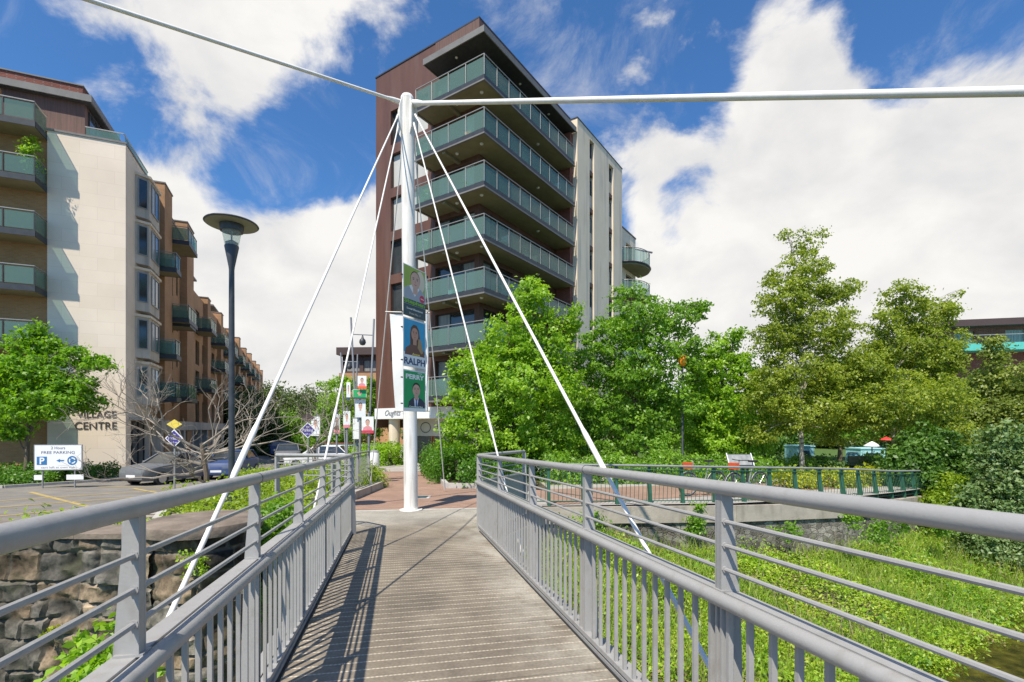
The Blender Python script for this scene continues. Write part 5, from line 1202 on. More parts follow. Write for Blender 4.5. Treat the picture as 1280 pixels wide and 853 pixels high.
# ------------------------------------------------------------------ hedges and shrubs
def hedge(name, label, cat, boxes, leaf, ls, dens, base, spread=.09, kind=None, group=None):
    """boxes: (x0,y0,x1,y1,width,height,zbase) runs"""
    t = thing(name, label, cat, base, group); C = []; D = []; st_ = MB()
    for x0,y0,x1,y1,w_,h_ in boxes:
        L_ = math.dist((x0,y0),(x1,y1)); n = int(dens*L_*(h_*2+w_)); ux,uy = (x1-x0)/L_, (y1-y0)/L_
        for i in range(n):
            s_ = random.random()*L_; f = random.random(); a = f*math.pi; # round-topped section
            rr_ = random.uniform(.72,1.06)*(1+.10*math.sin(s_*3.1)+.08*math.sin(s_*7.7+1))
            o = math.cos(a)*w_/2*rr_; z = (abs(math.sin(a))**.5)*h_*rr_ if random.random()<.55 else random.random()*h_*rr_*abs(math.sin(a))**.5
            x = x0+ux*s_-uy*o; y = y0+uy*s_+ux*o
            C.append((x,y,ground(x,y)+max(.03,z))); D.append((-uy*math.cos(a), ux*math.cos(a), .4+math.sin(a)*.6))
        g0 = ground(x0,y0); st_.tube([(x0,y0,g0+.04),(x1,y1,ground(x1,y1)+.04)],.02,5)
        for i in range(int(L_*2.2)):
            s_ = (i+.5)/2.2; x = x0+ux*s_; y = y0+uy*s_; g_ = ground(x,y); st_.tube([(x,y,g_-.05),(x+random.uniform(-.1,.1),y+random.uniform(-.1,.1),g_+h_*.7)],.018,5)
    C = np.repeat(np.array(C),5,0); C = C+RNG.normal(size=C.shape)*spread; D = np.repeat(np.array(D),5,0)
    np_mesh('foliage', leaf_verts(C,D,ls,.55,.7), 4, leaf, t); st_.build('stems','bark',t)
    return t
random.seed(33)
hedge('hedge','clipped dark green hedge at the foot of the stone building behind the parking sign','hedge',[(-30,23.6,-22.4,24.6,2.2,.85),(-22.4,24.8,-21.2,26.6,1.4,.8),(-25,22.9,-21.8,23.6,1.3,.55)],'leaf_hedge',.13,75,G(-24,24))
hedge('hedge','glossy green hedge bed right of the mast on the plaza','hedge',[(-1.6,17.3,.6,16.6,1.5,.95),(-1.9,18.2,-3.2,22.5,1.8,1.25),(-.2,19,-.8,23,3,1.3),(-3.2,22.5,-3.9,25.2,1.4,1.2)],'leaf_hedge',.12,85,G(-1.5,18.5))
hedge('hedge','low green hedge running behind the riverside fence','hedge',[(1.2,18.4,7.5,19.0,1.3,1.0),(7.5,19.0,9.6,18.8,1.2,.9)],'leaf_mid',.12,80,G(4.5,18.6))
hedge('hedge','bright green hedge in front of the white sign wall beyond the left planting bed','hedge',[(-9.4,33,-7.2,30.5,2.0,1.3),(-12,36,-9.4,33,2,1.2)],'leaf_bright',.17,50,G(-8.5,31.5))
hedge('shrub','yellow green ground cover filling the left planting bed behind the thin bar railing','shrub',[(-6.0,14.2,-5.2,17.5,2.0,.62),(-8.0,14.6,-6.2,18,2.2,.60),(-5.8,18,-7.2,22.5,1.8,.55),(-9,17,-8.0,22,2.0,.6)],'leaf_lime',.10,90,G(-6,16))
for i,(x0,x1,y0,y1,lab) in enumerate(((9.0,10.2,16.6,16.8,'leftmost'),(10.6,11.9,16.9,17.3,'second from the left'),(12.3,13.5,17.6,18.2,'third from the left'),(13.9,15.0,18.6,19.3,'rightmost'))):
    hedge('golden_shrub',f'golden yellow shrub behind the green fence, {lab} of the four','shrub',[(x0,y0,x1,y1,1.0,.52)],'leaf_gold',.12,110,G((x0+x1)/2,y0),group='golden shrubs behind the fence')
hedge('hedge','dark green shrub border in front of the pale blue kiosks','hedge',[(10.0,21.0,14.6,22.6,1.6,.75),(16.2,22.8,17.2,23.4,1.5,.8),(19.5,24,24,26,1.8,1.0)],'leaf_mid',.14,60,G(14,22))
hedge('shrub','lime green shrubs growing on the road verge behind the stone wall','shrub',[(-7.2,7.4,-4.9,6.95,.7,.55),(-5.0,7.6,-3.9,8.9,1.1,.75),(-6.6,9.6,-4.6,11.6,1.8,.62)],'leaf_lime',.085,110,G(-5.5,8))
hedge('shrub','dark glossy shrub between the round stone pier and the bridge','shrub',[(-3.5,7.3,-3.55,8.6,.8,.5)],'leaf_mid',.08,140,G(-3.5,8))
def bush(name, label, cat, blobs, leaf, ls, clumps, per, spread, base, group=None, stems=True):
    t = thing(name, label, cat, base, group)
    C,D = clump_points(blobs, clumps, per, spread, .6); np_mesh('foliage', leaf_verts(C,D,ls), 4, leaf, t)
    if stems:
        mb = MB()
        for b in blobs: limb(mb, base, (b[0],b[1],b[2]), .035, .012, .06, 6)
        mb.build('stems','bark',t,smooth=True)
    return t
bush('bush','dark green rounded bush behind the right end of the green fence','bush',pxblobs(17.5,[(1165,560,34,28),(1140,585,34,30),(1195,585,30,30),(1170,610,46,26)]),'leaf_dark',.15,420,32,.14,G(15,17.5))
bush('silver_leaf_bush','pale silver leaved bush hanging over the river wall at the right edge','bush',pxblobs(15.0,[(1255,560,30,30),(1270,600,34,34),(1240,630,34,30),(1285,640,40,36),(1250,590,24,30)]),'leaf_silver',.12,560,32,.12,(15.2,15.6,-2.4))
bush('bush','lime green bush at the right end of the green fence','bush',pxblobs(16.0,[(1205,615,30,22),(1180,632,28,18),(1225,640,28,22)]),'leaf_lime',.11,260,32,.11,(14.6,16.4,-2.5))
bush('bush','grey green bush trailing down to the river below the wall end','bush',pxblobs(14.5,[(1245,690,30,26),(1220,670,26,22),(1275,705,34,30),(1290,670,34,30)]),'leaf_silver',.10,380,32,.11,(14.0,15.6,-4.2))
bush('bush','dark bush overhanging the water at the right frame edge','bush',pxblobs(16.5,[(1300,660,36,30),(1320,620,40,40),(1265,715,24,14)]),'leaf_dark',.12,260,32,.13,(16.5,17.2,-4.3))
bush('climbing_plant','green creeper hanging over the coping of the retaining wall','creeper',[at(870,640,12.6)+(.16,.12,.35),at(868,660,12.5)+(.25,.15,.3),at(1065,650,12.7)+(.2,.12,.35),at(1100,665,12.9)+(.3,.15,.35),at(1130,650,13.6)+(.16,.12,.4),at(1180,655,14)+(.3,.15,.4),at(985,665,12.6)+(.35,.15,.2),at(740,650,12.3)+(.4,.15,.25)],'leaf_mid',.085,150,26,.08,at(868,700,12.5),stems=False)
bush('leafy_plant','broad leaved green plant growing at the base of the left stone wall','plant',[at(125,810,4.7)+(.22,.2,.22),at(110,850,4.6)+(.3,.25,.25),at(150,845,4.5)+(.25,.2,.25)],'leaf_bright',.095,60,18,.07,at(125,900,4.7))
bush('ivy','dark green foliage against the side of the round stone pier','ivy',[at(330,680,6.9)+(.3,.35,.5),at(350,650,7.6)+(.35,.4,.35),at(318,740,6.7)+(.3,.3,.5)],'leaf_mid',.075,170,26,.08,at(330,760,6.8),stems=False)
bush('weed_clump','small rusty leaved weed sprouting from the face of the round pier','weed',[at(238,700,5.65)+(.18,.05,.22)],'leaf_bank',.05,26,10,.03,at(238,720,5.66),stems=False)
bush('weed_clump','tiny yellow green weed growing from a crack in the stone wall','weed',[at(52,792,5.68)+(.06,.03,.06),at(66,786,5.68)+(.05,.03,.05)],'leaf_gold',.05,8,7,.02,at(58,796,5.68),stems=False)

# ------------------------------------------------------------------ lamp post
x,y,z = G(-5.33,9.4); lp = thing('lamp_post','tall dark lamp post with a wide flat disc shade and clear conical lantern','street lamp',(x,y,z))
H = 3.86
MB().lathe((x,y,0), [(.11,z),(.10,z+.9),(.056,z+.95),(.052,1.5),(.048,H-.85)], 18).build('pole','black_lamp',lp,smooth=True)
MB().lathe((x,y,H), [(.048,-.86),(.054,-.80),(.125,-.42),(.12,-.40),(.05,-.40)], 24).build('lantern_cone','black_lamp',lp,smooth=True)
lg = MB().lathe((x,y,H), [(.120,-.398),(.170,-.12),(.166,-.12),(.116,-.398)], 24).build('lantern_glass','glass_clear',lp,smooth=True)
MB().lathe((x,y,H), [(.10,-.396),(.11,-.34),(.04,-.30),(.015,-.29),(.015,-.17),(.03,-.13),(.0,-.12)], 16).build('bulb_holder','galv',lp,smooth=True)
MB().lathe((x,y,H), [(.175,-.135),(.20,-.13),(.208,.0),(.18,.0)], 28).build('lantern_collar','black_lamp',lp,smooth=True)
ds = MB().lathe((x,y,H), [(.24,.001),(.455,.0),(.468,.012),(.455,.03),(.25,.07),(.02,.09)], 48).build('disc_shade','black_lamp',lp,smooth=True)
MB().lathe((x,y,H), [(.21,-.004),(.44,-.004),(.44,.0005),(.21,.0005)], 40).build('shade_underside','lamp_under',ds)
# black post with amber lamp among the trees
x,y,z = G((853-640)/F*20.6,20.6); t = thing('lamp_post','slender black lamp post with an amber lantern among the trees','street lamp',(x,y,z))
MB().lathe((x,y,0), [(.08,z),(.08,z+.6),(.05,z+.65),(.04,2.55)], 12).build('pole','black_lamp',t,smooth=True)
MB().lathe((x,y,2.56), [(.05,0),(.12,.05),(.17,.20),(.15,.42),(.10,.46)], 14).build('lantern','amber',t,smooth=True); MB().lathe((x,y,3.021), [(.12,0),(.14,.03),(.03,.12),(.0,.16)], 14).build('cap','black_lamp',t,smooth=True)
# leaning twin pole light frames over the plaza
def light_frame(label, Y, pa, pb, ptop, base_pa, base_pb, bar_py, lamp_px, extra=None):
    b = at((base_pa+base_pb)/2, 600, Y); t = thing('light_frame', label, 'street light', (b[0],Y,ground(b[0],Y)), 'leaning pole lights')
    ga = G((base_pa-640)/F*Y, Y); gb = G((base_pb-640)/F*Y, Y+.2); ta = at(pa,ptop,Y); tb = at(pb,ptop+2,Y+.2)
    MB().tube([ga,ta],.038,8).build('pole','ink_grey',t,smooth=True); MB().tube([gb,tb],.038,8).build('pole','ink_grey',t,smooth=True)
    f = lambda p,q,py: tuple(Vector(p).lerp(Vector(q), ((535-py)/F*Y-p[2])/(q[2]-p[2])))
    c0 = f(ga,ta,bar_py); c1 = f(gb,tb,bar_py); MB().tube([c0,c1],.022,6).build('crossbar','ink_grey',t)
    l = Vector(c0).lerp(Vector(c1), .5); MB().lathe(tuple(l-V(0,0,.42)), [(.0,0),(.09,.03),(.13,.12),(.11,.22),(.05,.28),(.02,.40)], 14).build('lamp_head','dark_metal',t,smooth=True)
light_frame('tall pair of leaning poles with a hanging lamp above the election posters', 19, 438.6, 467.5, 397, 449, 457, 418, 453)
light_frame('farther pair of leaning poles with a hanging lamp in front of the orange block', 26, 426, 447, 441, 433, 440, 452, 437)

# ------------------------------------------------------------------ signs
x,y = (73.5-640)/F*21.6, 21.6; z = ground(x,y)
t = thing('parking_sign','white free parking sign on two posts in front of the hedge','sign',(x,y,z))
u = Vector((.985,.12,0)).normalized(); n = Vector((u.y,-u.x,0)); O = Vector((x,y,0))
zt = (535-556)/F*21.6; zb_ = (535-588)/F*21.6; hw_ = .96
def bp(a,b,d): return tuple(O+u*a+n*d+V(0,0,b))
MB().box((-hw_,zb_,0),(hw_,zt,.03),bp).build('board','ink_grey',t)
fc = MB().box((-hw_+.04,zb_+.03,.031),(hw_-.04,zt-.03,.036),bp).build('board_face','white_board',t)
for a in (-.66,.62): MB().tube([bp(a,z-.1-0,-.03),bp(a,zt-.1,-.03)],.03,8).build('post','galv',t)
hgt = zt-zb_
text_on('2 Hours', .17, bp(.0,zt-.20,.036), u,(0,0,1),n,'ink_navy',fc, ext=.002)
text_on('FREE PARKING', .17, bp(0,zt-.40,.036), u,(0,0,1),n,'ink_navy',fc, ext=.002, width=1.32)
text_on('cars left at own risk', .12, bp(0,zb_+.09,.036), u,(0,0,1),n,'ink_grey',fc, ext=.002, width=1.35)
MB().box((-.84,zb_+.24,.037),(-.44,zb_+.60,.041),bp).build('parking_symbol','sign_blue',fc)
text_on('P', .40, bp(-.64,zb_+.28,.041), u,(0,0,1),n,'white_board',fc, ext=.002, bold=.01)
mb = MB()
def disc(mb, cx_, cz_, r0, r1, d, a0=0, a1=360, k=24):
    for i in range(k):
        p0=R(a0+(a1-a0)*i/k); p1=R(a0+(a1-a0)*(i+1)/k)
        mb.add([bp(cx_+r_*math.cos(q_),cz_+r_*math.sin(q_),d) for r_,q_ in ((r0,p0),(r1,p0),(r1,p1),(r0,p1))],[(0,1,2,3)])
disc(mb,.56,zb_+.42,0,.20,.038); mb.build('roundabout_symbol','sign_blue',fc)
mb = MB(); 
for a in (20,140,260): disc(mb,.56,zb_+.42,.085,.135,.040,a,a+85,8)
mb.build('roundabout_arrows','white_board',fc)
mb = MB(); mb.add([bp(-.08,zb_+.42,.038),bp(.08,zb_+.34,.038),bp(.08,zb_+.50,.038)],[(0,1,2)]); mb.add([bp(.08,zb_+.39,.0381),bp(.24,zb_+.39,.0381),bp(.24,zb_+.45,.0381),bp(.08,zb_+.45,.0381)],[(0,1,2,3)]); mb.build('arrow','sign_blue',fc)
for a0_,a1_,lab in ((-.98,-.66,'left'),(.30,.98,'right')): MB().box((a0_,zb_-.42,-.02),(a1_,zb_-.20,.0),bp).build('lower_plate','white_board',t)
def diamond_sign(label, px, py, Y, r, zpost_top, second=None):
    c = Vector(at(px,py,Y)); g_ = G(c.x,Y); t = thing('diamond_sign',label,'sign',g_,'purple diamond signs')
    MB().tube([g_,(c.x,Y+.03,c.z+r*1.3)],.03,8).build('post','galv',t)
    fr = lambda a,b,d: (c.x+a, Y-d, c.z+b)
    bd = MB().prism([(-r,0),(0,-r),(r,0),(0,r)], fr, 0,.02).build('board','white_board',t)
    q = r*.86; MB().prism([(-q,0),(0,-q),(q,0),(0,q)], fr, .021,.025).build('board_face','purple',bd)
    text_on('Parking', r*.52, (c.x,Y-.026,c.z-r*.16), (1,0,0),(0,0,1),(0,-1,0),'white_board',bd, ext=.002, width=r*1.25)
    text_on('the', r*.3, (c.x,Y-.026,c.z+r*.32), (1,0,0),(0,0,1),(0,-1,0),'white_board',bd, ext=.002)
    text_on('call us', r*.28, (c.x,Y-.026,c.z-r*.55), (1,0,0),(0,0,1),(0,-1,0),'white_board',bd, ext=.002)
    if second: 
        c2 = c.z+r*1.55; MB().prism([(-q,c2-c.z),(0,c2-c.z-q*.62),(q,c2-c.z),(0,c2-c.z+q*.62)], fr, -.01,.01).build('upper_board',second,t)
diamond_sign('purple diamond sign with a yellow board above it, seen through the bare branches', 218,548,17,.31,None,'sign_yellow')
diamond_sign('purple diamond sign with a white border left of the white car', 385,538,17,.28,None,'tile_brown')

# ------------------------------------------------------------------ election posters
def poster(label, o, u, w_, h_, kind, group='election posters', name_='election_poster'):
    """o = lower left corner of the board, u = horizontal direction, facing n"""
    o = Vector(o); u = Vector(u).normalized(); n = Vector((u.y,-u.x,0))
    t = thing(name_, label, 'poster', tuple(o+u*w_/2), group)
    fr = lambda a,b,d: tuple(o+u*a*w_+V(0,0,b*h_)+n*d)
    MB().box((0,0,-.004),(1,1,0),fr).build('board','white_board',t)
    def rect(nm,a0,b0,a1,b1,m,d=.001): MB().box((a0,b0,d),(a1,b1,d+.0008),fr).build(nm,m,t)
    def blob(nm,ca,cb,ra,rb,m,d,k=22,fn=None):
        MB().prism([(ca+ra*math.cos(2*math.pi*i/k), cb+rb*math.sin(2*math.pi*i/k)) for i in range(k)], fr, d, d+.0008).build(nm,m,t)
    def poly(nm,pts,m,d): MB().prism(pts, fr, d, d+.0008).build(nm,m,t)
    def txt(b,cx_,cb,size,m,width=None,d=.004,bold=.004): text_on(b,size*h_,fr(cx_,cb,d),u,(0,0,1),n,m,t,width=width*w_ if width else None,ext=.0006,bold=bold)
    def face(cx_,cy_,ra,rb,skin,hair,long=False,bald=False):
        if long: poly('hair',[(cx_-ra*1.25,cy_-rb*1.9),(cx_-ra*1.35,cy_-.2*rb),(cx_-ra*1.1,cy_+rb*.8),(cx_-ra*.4,cy_+rb*1.3),(cx_+ra*.5,cy_+rb*1.28),(cx_+ra*1.15,cy_+rb*.7),(cx_+ra*1.5,cy_-rb*.6),(cx_+ra*1.9,cy_-rb*2.0),(cx_+ra*.9,cy_-rb*1.9)],hair,.002)
        else: blob('hair',cx_,cy_+rb*(.22 if not bald else .12),ra*1.06,rb*(.98 if not bald else 1.0),hair,.002)
        poly('neck',[(cx_-ra*.5,cy_-rb*1.6),(cx_-ra*.5,cy_-rb*.4),(cx_+ra*.5,cy_-rb*.4),(cx_+ra*.5,cy_-rb*1.6)],skin,.0031)
        blob('face',cx_,cy_-(0 if bald else rb*.08),ra,rb*(1 if bald else .95),skin,.0042)
        for s_ in (-1,1):
            blob('eye',cx_+s_*ra*.42,cy_+rb*.12,ra*.15,rb*.055,'hair_dark',.0053,10)
            poly('eyebrow',[(cx_+s_*ra*.2,cy_+rb*.26),(cx_+s_*ra*.65,cy_+rb*.28),(cx_+s_*ra*.6,cy_+rb*.33),(cx_+s_*ra*.22,cy_+rb*.32)][::s_],'hair_dark' if hair!='hair_blond' else 'hair_brown',.0053)
        poly('nose',[(cx_-ra*.16,cy_-rb*.24),(cx_+ra*.16,cy_-rb*.24),(cx_+ra*.05,cy_+rb*.06),(cx_-ra*.04,cy_+rb*.06)],'lips' if skin=='skinx' else ('skin' if skin=='skin2' else 'pot'),.0053)
        poly('mouth',[(cx_-ra*.38,cy_-rb*.45),(cx_,cy_-rb*.56),(cx_+ra*.38,cy_-rb*.45),(cx_,cy_-rb*.47)],'lips',.0053)
    if kind == 'stephen':
        rect('photo_background',.03,.33,.97,.985,'leafy'); blob('light_patch',.75,.75,.2,.22,'cream',.0012)
        poly('shoulders',[(.03,.33),(.03,.52),(.20,.60),(.42,.62),(.70,.62),(.90,.55),(.97,.44),(.97,.33)],'grey_shirt',.0022)
        poly('collar',[(.25,.60),(.50,.42),(.72,.60),(.60,.64),(.36,.64)],'white_board',.0028)
        face(.52,.74,.205,.17,'skin2','hair_dark',bald=True)
        blob('badge',.83,.42,.12,.075,'badge_red',.0062); txt('Vote',.83,.41,.035,'white_board',.16,.0075,.001)
        rect('name_band',0,.24,1,.34,'slate',.0023); txt('Stephen',.5,.26,.115,'poster_lime',.92,.0045,.004)
        rect('lower_band',0,0,1,.235,'slate',.0022); txt('Local Elections',.5,.14,.05,'white_board',.7,.004,.001); txt('Vote No. 1',.5,.05,.055,'shelf',.5,.004,.001)
    elif kind == 'ralph':
        rect('photo_background',.03,.30,.97,.97,'blue_bg')
        poly('shoulders',[(.06,.24),(.10,.38),(.30,.46),(.52,.48),(.75,.44),(.93,.36),(.95,.24)],'pattern',.0023)
        face(.50,.70,.155,.145,'skin','hair_brown',long=True)
        poly('side_hair',[(.62,.42),(.66,.62),(.76,.60),(.88,.34),(.78,.30)],'hair_blond',.0062)
        rect('name_panel',.0,.0,1,.245,'white_board',.0025); txt('Anne',.55,.255,.06,'yellow_ink',.35,.0063,.002); txt('RALPH',.5,.055,.19,'ink_navy',.93,.004,.006)
    elif kind == 'perry':
        rect('photo_background',.03,.08,.97,.97,'poster_green'); txt('PERRY',.5,.79,.155,'white_board',.82,.004,.006); txt('vote',.72,.93,.04,'white_board',.2,.004,.001)
        poly('shoulders',[(.20,.10),(.24,.24),(.42,.34),(.62,.36),(.82,.31),(.96,.22),(.96,.10)],'suit',.0023); poly('shirt',[(.50,.12),(.46,.32),(.56,.36),(.68,.34),(.60,.12)],'shirt',.0028); poly('tie',[(.53,.11),(.545,.30),(.585,.30),(.60,.11)],'tie',.0037)
        face(.57,.53,.165,.155,'skin2','hair_dark'); rect('lower_band',.0,.0,1,.085,'white_board',.0024); txt('Community first',.55,.10,.05,'white_board',.6,.0065,.001)
    else:
        bgm, shirt, band, hair = kind; rect('photo_background',.03,.18,.97,.97,bgm); poly('shoulders',[(.1,.18),(.16,.36),(.4,.44),(.6,.44),(.84,.36),(.9,.18)],shirt,.0023)
        face(.5,.64,.17,.17,'skin2',hair); rect('lower_band',.0,.0,1,.18,band,.0024)
    return t
ud = Vector((.445,.895,0)); pb0 = Vector((-2.178,11.324,0))+ud*(-.49)
def strap(z): 
    pass
for z0_, h_, k_, lab in ((2.50,1.14,'stephen','topmost election poster on the mast with a man in a white collar above green lettering'),(1.37,1.09,'ralph','middle election poster on the mast with a long haired woman on blue above dark capitals'),(.37,.93,'perry','lowest election poster on the mast with a man in a dark suit on green')):
    poster(lab, pb0+V(0,0,z0_), ud, .82, h_, k_, 'posters tied to the mast')
for z_ in (3.50,2.66,2.30,1.55,1.15,.55):
    t = thing('cable_tie','black cable tie fixing the stacked election posters to the mast','cable tie',(-2.36,11.4,z_),'cable ties on the mast')
    MB().lathe((-2.36,11.4,z_),[(.164,0),(.168,.004),(.168,.016),(.164,.02)],24).build('strap','rubber',t); MB().box((-2.54,11.28,z_-.004),(-2.50,11.32,z_+.024)).build('tie_head','rubber',t)
# long blank banner behind the mast on a rod bracket
t = thing('banner','long blank white banner hanging behind the posters on the mast','banner',(-2.45,11.7,.4))
mb = MB(); nb = 12
for j in range(nb+1):
    z_ = 2.70-(2.28)*j/nb
    for i in range(7):
        a = i/6; xl = -2.90+.13*j/nb; mb.v.append((xl+(-1.98-xl)*a, 11.72+.03*math.sin(a*5+j*.6), z_))
for j in range(nb):
    for i in range(6): a = j*7+i; mb.f.append((a,a+1,a+8,a+7))
mb.build('cloth','white_board',t,smooth=True)
MB().tube([(-3.0,11.72,2.75),(-1.95,11.72,2.72)],.016,8).build('rod','galv',t); MB().tube([(-2.8,11.72,.40),(-1.95,11.72,.40)],.016,8).build('rod','galv',t)
MB().tube([(-2.42,11.72,2.74),(-2.40,11.5,2.74)],.02,8).build('bracket','galv',t)
# posters on poles farther along the plaza
def pole_poster(px0,px1,py0,py1,Y,kind,lab,pole=None):
    x0,_,z1 = at(px0,py0,Y); x1,_,z0_ = at(px1,py1,Y)
    if pole: 
        g_ = G((pole-640)/F*(Y+.1),Y+.1); tt = thing('sign_pole', 'grey pole carrying '+lab, 'pole', g_, 'poster poles'); MB().tube([g_,(g_[0],Y+.1,z1+.15)],.045,8).build('pole_shaft','ink_grey',tt); MB().lathe((g_[0],Y+.1,z1+.15),[(.05,0),(.05,.03),(.0,.06)],10).build('pole_cap','dark_metal',tt)
    return poster('election poster with '+lab if not lab.startswith('blank') else lab, (x0,Y,z0_), (1,.02,0), x1-x0, z1-z0_, kind)
pole_poster(444,457,500,522,18.7,('white_board','shirt','shirt','hair_dark'),'a bearded man in a pale shirt, centre of the pole group',450)
pole_poster(441,458,487,499,18.6,('poster_green','poster_green','slate','hair_dark'),'a plain green field directly above the bearded man')
pole_poster(447,458,470,486,18.5,('white_board','pink','orange','hair_dark'),'a pink and orange design at the top of the pole group')
pole_poster(429,438,514,535,21,('white_board','shirt','pink','hair_dark'),'a dark haired man above a pink strip, left of the centre pole',434)
pole_poster(452,467,521,542,18.2,('white_board','pink','badge_red','hair_brown'),'a red lower band, right below the centre pole group',461)
pole_poster(433,438,478,501,24,('white_board','shirt','slate','hair_dark'),'a small dark portrait on the farther leaning frame')
pole_poster(389,400,521,545,26,('white_board','shirt','white_board','hair_dark'),'faded white paper beside the purple diamond sign',397)
pole_poster(417,425,518,542,24,('blind','pattern','pink','hair_dark'),'a grey background between the two street poster groups',421)
t = thing('banner','blank white board below the bearded man poster on the plaza pole','banner',at(445,535,18.8)); a_=at(441,522,18.8); b_=at(449,549,18.8)
MB().box((a_[0],18.8,b_[2]),(b_[0],18.82,a_[2])).build('board','white_board',t); MB().box((a_[0]-.02,18.79,a_[2]-.03),(b_[0]+.02,18.83,a_[2])).build('top_batten','galv',t)
t = thing('sign_wall','long low white sign wall with a red brown top behind the left hedge','sign',G(-10,37)); 
MB().box((-14,37,-2.6),(-8.6,37.3,-1.2)).build('wall','white_board',t); MB().box((-14.05,36.95,-1.199),(-8.55,37.35,-1.12)).build('coping','brick_red',t)
x,y,z = G(-7.5,27); t = thing('litter_bin','white cylindrical bin among the poster poles','bin',(x,y,z)); MB().lathe((x,y,z),[(.22,0),(.25,.1),(.25,.85),(.21,.95)],16).build('bin_body','white_board',t,smooth=True); MB().lathe((x,y,z),[(.24,.951),(.2,1.02),(.0,1.05)],16).build('lid','ink_grey',t,smooth=True)

# ------------------------------------------------------------------ cars
def car(label, loc, rot, paint, L_=4.2, W_=1.75, H_=1.45, group='parked cars'):
    t = thing('parked_car', label, 'car', (0,0,0), group); h = W_/2
    st_ = [(-L_/2,.32,.62,.70,.78),(-L_/2+.12,.24,.78,.88,.86),(-L_/2+.9,.2,.90,.96,1.0),(-L_/2+1.35,.2,.93,1.0,1.0),(0,.2,.95,1.02,1.0),(L_/2-.55,.2,.95,1.02,.99),(L_/2-.12,.24,.90,.98,.93),(L_/2,.36,.72,.8,.86)]
    mb = MB(); rn = []
    for x_,zb,zm,zt,wf in st_:
        w_ = h*wf; rn.append(len(mb.v)); mb.v += [(x_,-w_*.93,zb),(x_,-w_,zb+.22),(x_,-w_,zm),(x_,-w_*.9,zt),(x_,w_*.9,zt),(x_,w_,zm),(x_,w_,zb+.22),(x_,w_*.93,zb)]
    for a,b in zip(rn,rn[1:]):
        for k in range(8): mb.f.append((a+k,a+(k+1)%8,b+(k+1)%8,b+k))
    mb.f.append(tuple(rn[0]+k for k in range(8))[::-1]); mb.f.append(tuple(rn[-1]+k for k in range(8)))
    mb.build('body',paint,t,smooth=True)
    # cabin
    cb = [(-L_/2+1.25,1.0,.80,.0),(-L_/2+1.95,H_-.03,.66,1),(0.35,H_,.67,1),(L_/2-.75,H_-.06,.64,1),(L_/2-.15,1.02,.74,0)]
    mb = MB(); rn = []
    for x_,zt,wt,_ in cb: rn.append(len(mb.v)); mb.v += [(x_,-h*.88,.98),(x_,-wt,zt),(x_,wt,zt),(x_,h*.88,.98)]
    for a,b in zip(rn,rn[1:]):
        for k in range(3): mb.f.append((a+k,a+k+1,b+k+1,b+k))
    mb.build('cabin_glass','window',t)
    mb = MB(); mb.box((-L_/2+1.9,-.66,H_-.035),(L_/2-.7,.66,H_+.012)); mb.build('roof',paint,t,smooth=True)
    for s_ in (-1,1):
        for (xa,za),(xb,zb) in (((-L_/2+1.2,1.0),(-L_/2+1.95,H_-.01)),((.1,1.0),(.1,H_)),((L_/2-.25,1.0),(L_/2-.75,H_-.03))): MB().beam((xa,s_*h*.885,za),(xb,s_*.668,zb),.06,.05,(1,0,0)).build('pillar',paint,t)
        for xw in (-L_/2+.82,L_/2-.80):
            w_ = MB(); w_.tube([(xw,s_*(h-.20),.32),(xw,s_*(h+.01),.32)],.32,22); wo_ = w_.build('wheel','rubber',t,smooth=True)
            MB().tube([(xw,s_*(h+.011),.32),(xw,s_*(h+.018),.32)],.20,16).build('rim','chrome',wo_)
        MB().box((-L_/2-.01,s_*h*.52-.17,.60),(-L_/2+.10,s_*h*.52+.17,.74)).build('headlight','glass_clear',t)
        MB().box((L_/2-.06,s_*h*.6-.14,.70),(L_/2+.012,s_*h*.6+.14,.86)).build('taillight','badge_red',t)
        MB().box((-L_/2+1.35,s_*(h+.02)-.07,.98),(-L_/2+1.52,s_*(h+.02)+.07,1.10)).build('wing_mirror',paint,t)
    MB().box((-L_/2-.012,-.26,.42),(-L_/2+.01,.26,.53)).build('number_plate','white_board',t)
    t.location = loc; t.rotation_euler = (0,0,rot); return t
x,y,z = G(-16.9,24.6); car('dark grey car on the road behind the bare tree', (x,y,z), R(76), 'car_grey')
x,y,z = G(-15.6,27.5); car('dark blue car parked farther along the street behind the grey car', (x,y,z), R(100), 'car_blue')
x,y,z = G(-13.2,34); car('white car seen past the purple diamond sign', (x,y,z), R(8), 'car_white', 4.3,1.8,1.5)
x,y,z = G(-17.2,38); car('dark car parked by the shops left of the white car', (x,y,z), R(112), 'car_grey')
x,y,z = G(-21.5,46); car('dark car parked farthest away along the brick wing', (x,y,z), R(112), 'car_blue')

# ------------------------------------------------------------------ green riverside fence
FP = [(.62,12.30,-1.93,-.90),(5.75,12.95,-2.0,-1.03),(9.3,14.05,-2.10,-1.16),(12.0,15.5,-2.22,-1.36),(15.0,17.4,-2.33,-1.5)]
gf = thing('riverside_fence','green riverside fence with curved fin posts and thin bars under a grey top rail','fence',(5.75,12.95,-2.0))
MB().tube([(p[0],p[1],p[3]) for p in FP],.03,10).build('top_rail','galv',gf,smooth=True)
MB().tube([(p[0],p[1],p[2]+.10) for p in FP],.014,6).build('bottom_rail','green_paint',gf); MB().tube([(p[0],p[1],p[3]-.10) for p in FP],.014,6).build('upper_rail','green_paint',gf)
def on_fence(s):
    tot = 0
    for a,b in zip(FP,FP[1:]):
        L_ = math.dist(a[:2],b[:2])
        if s <= tot+L_: k = (s-tot)/L_; return [a[i]+(b[i]-a[i])*k for i in range(4)], Vector((b[0]-a[0],b[1]-a[1],0)).normalized()
        tot += L_
    return list(FP[-1]), Vector((b[0]-a[0],b[1]-a[1],0)).normalized()
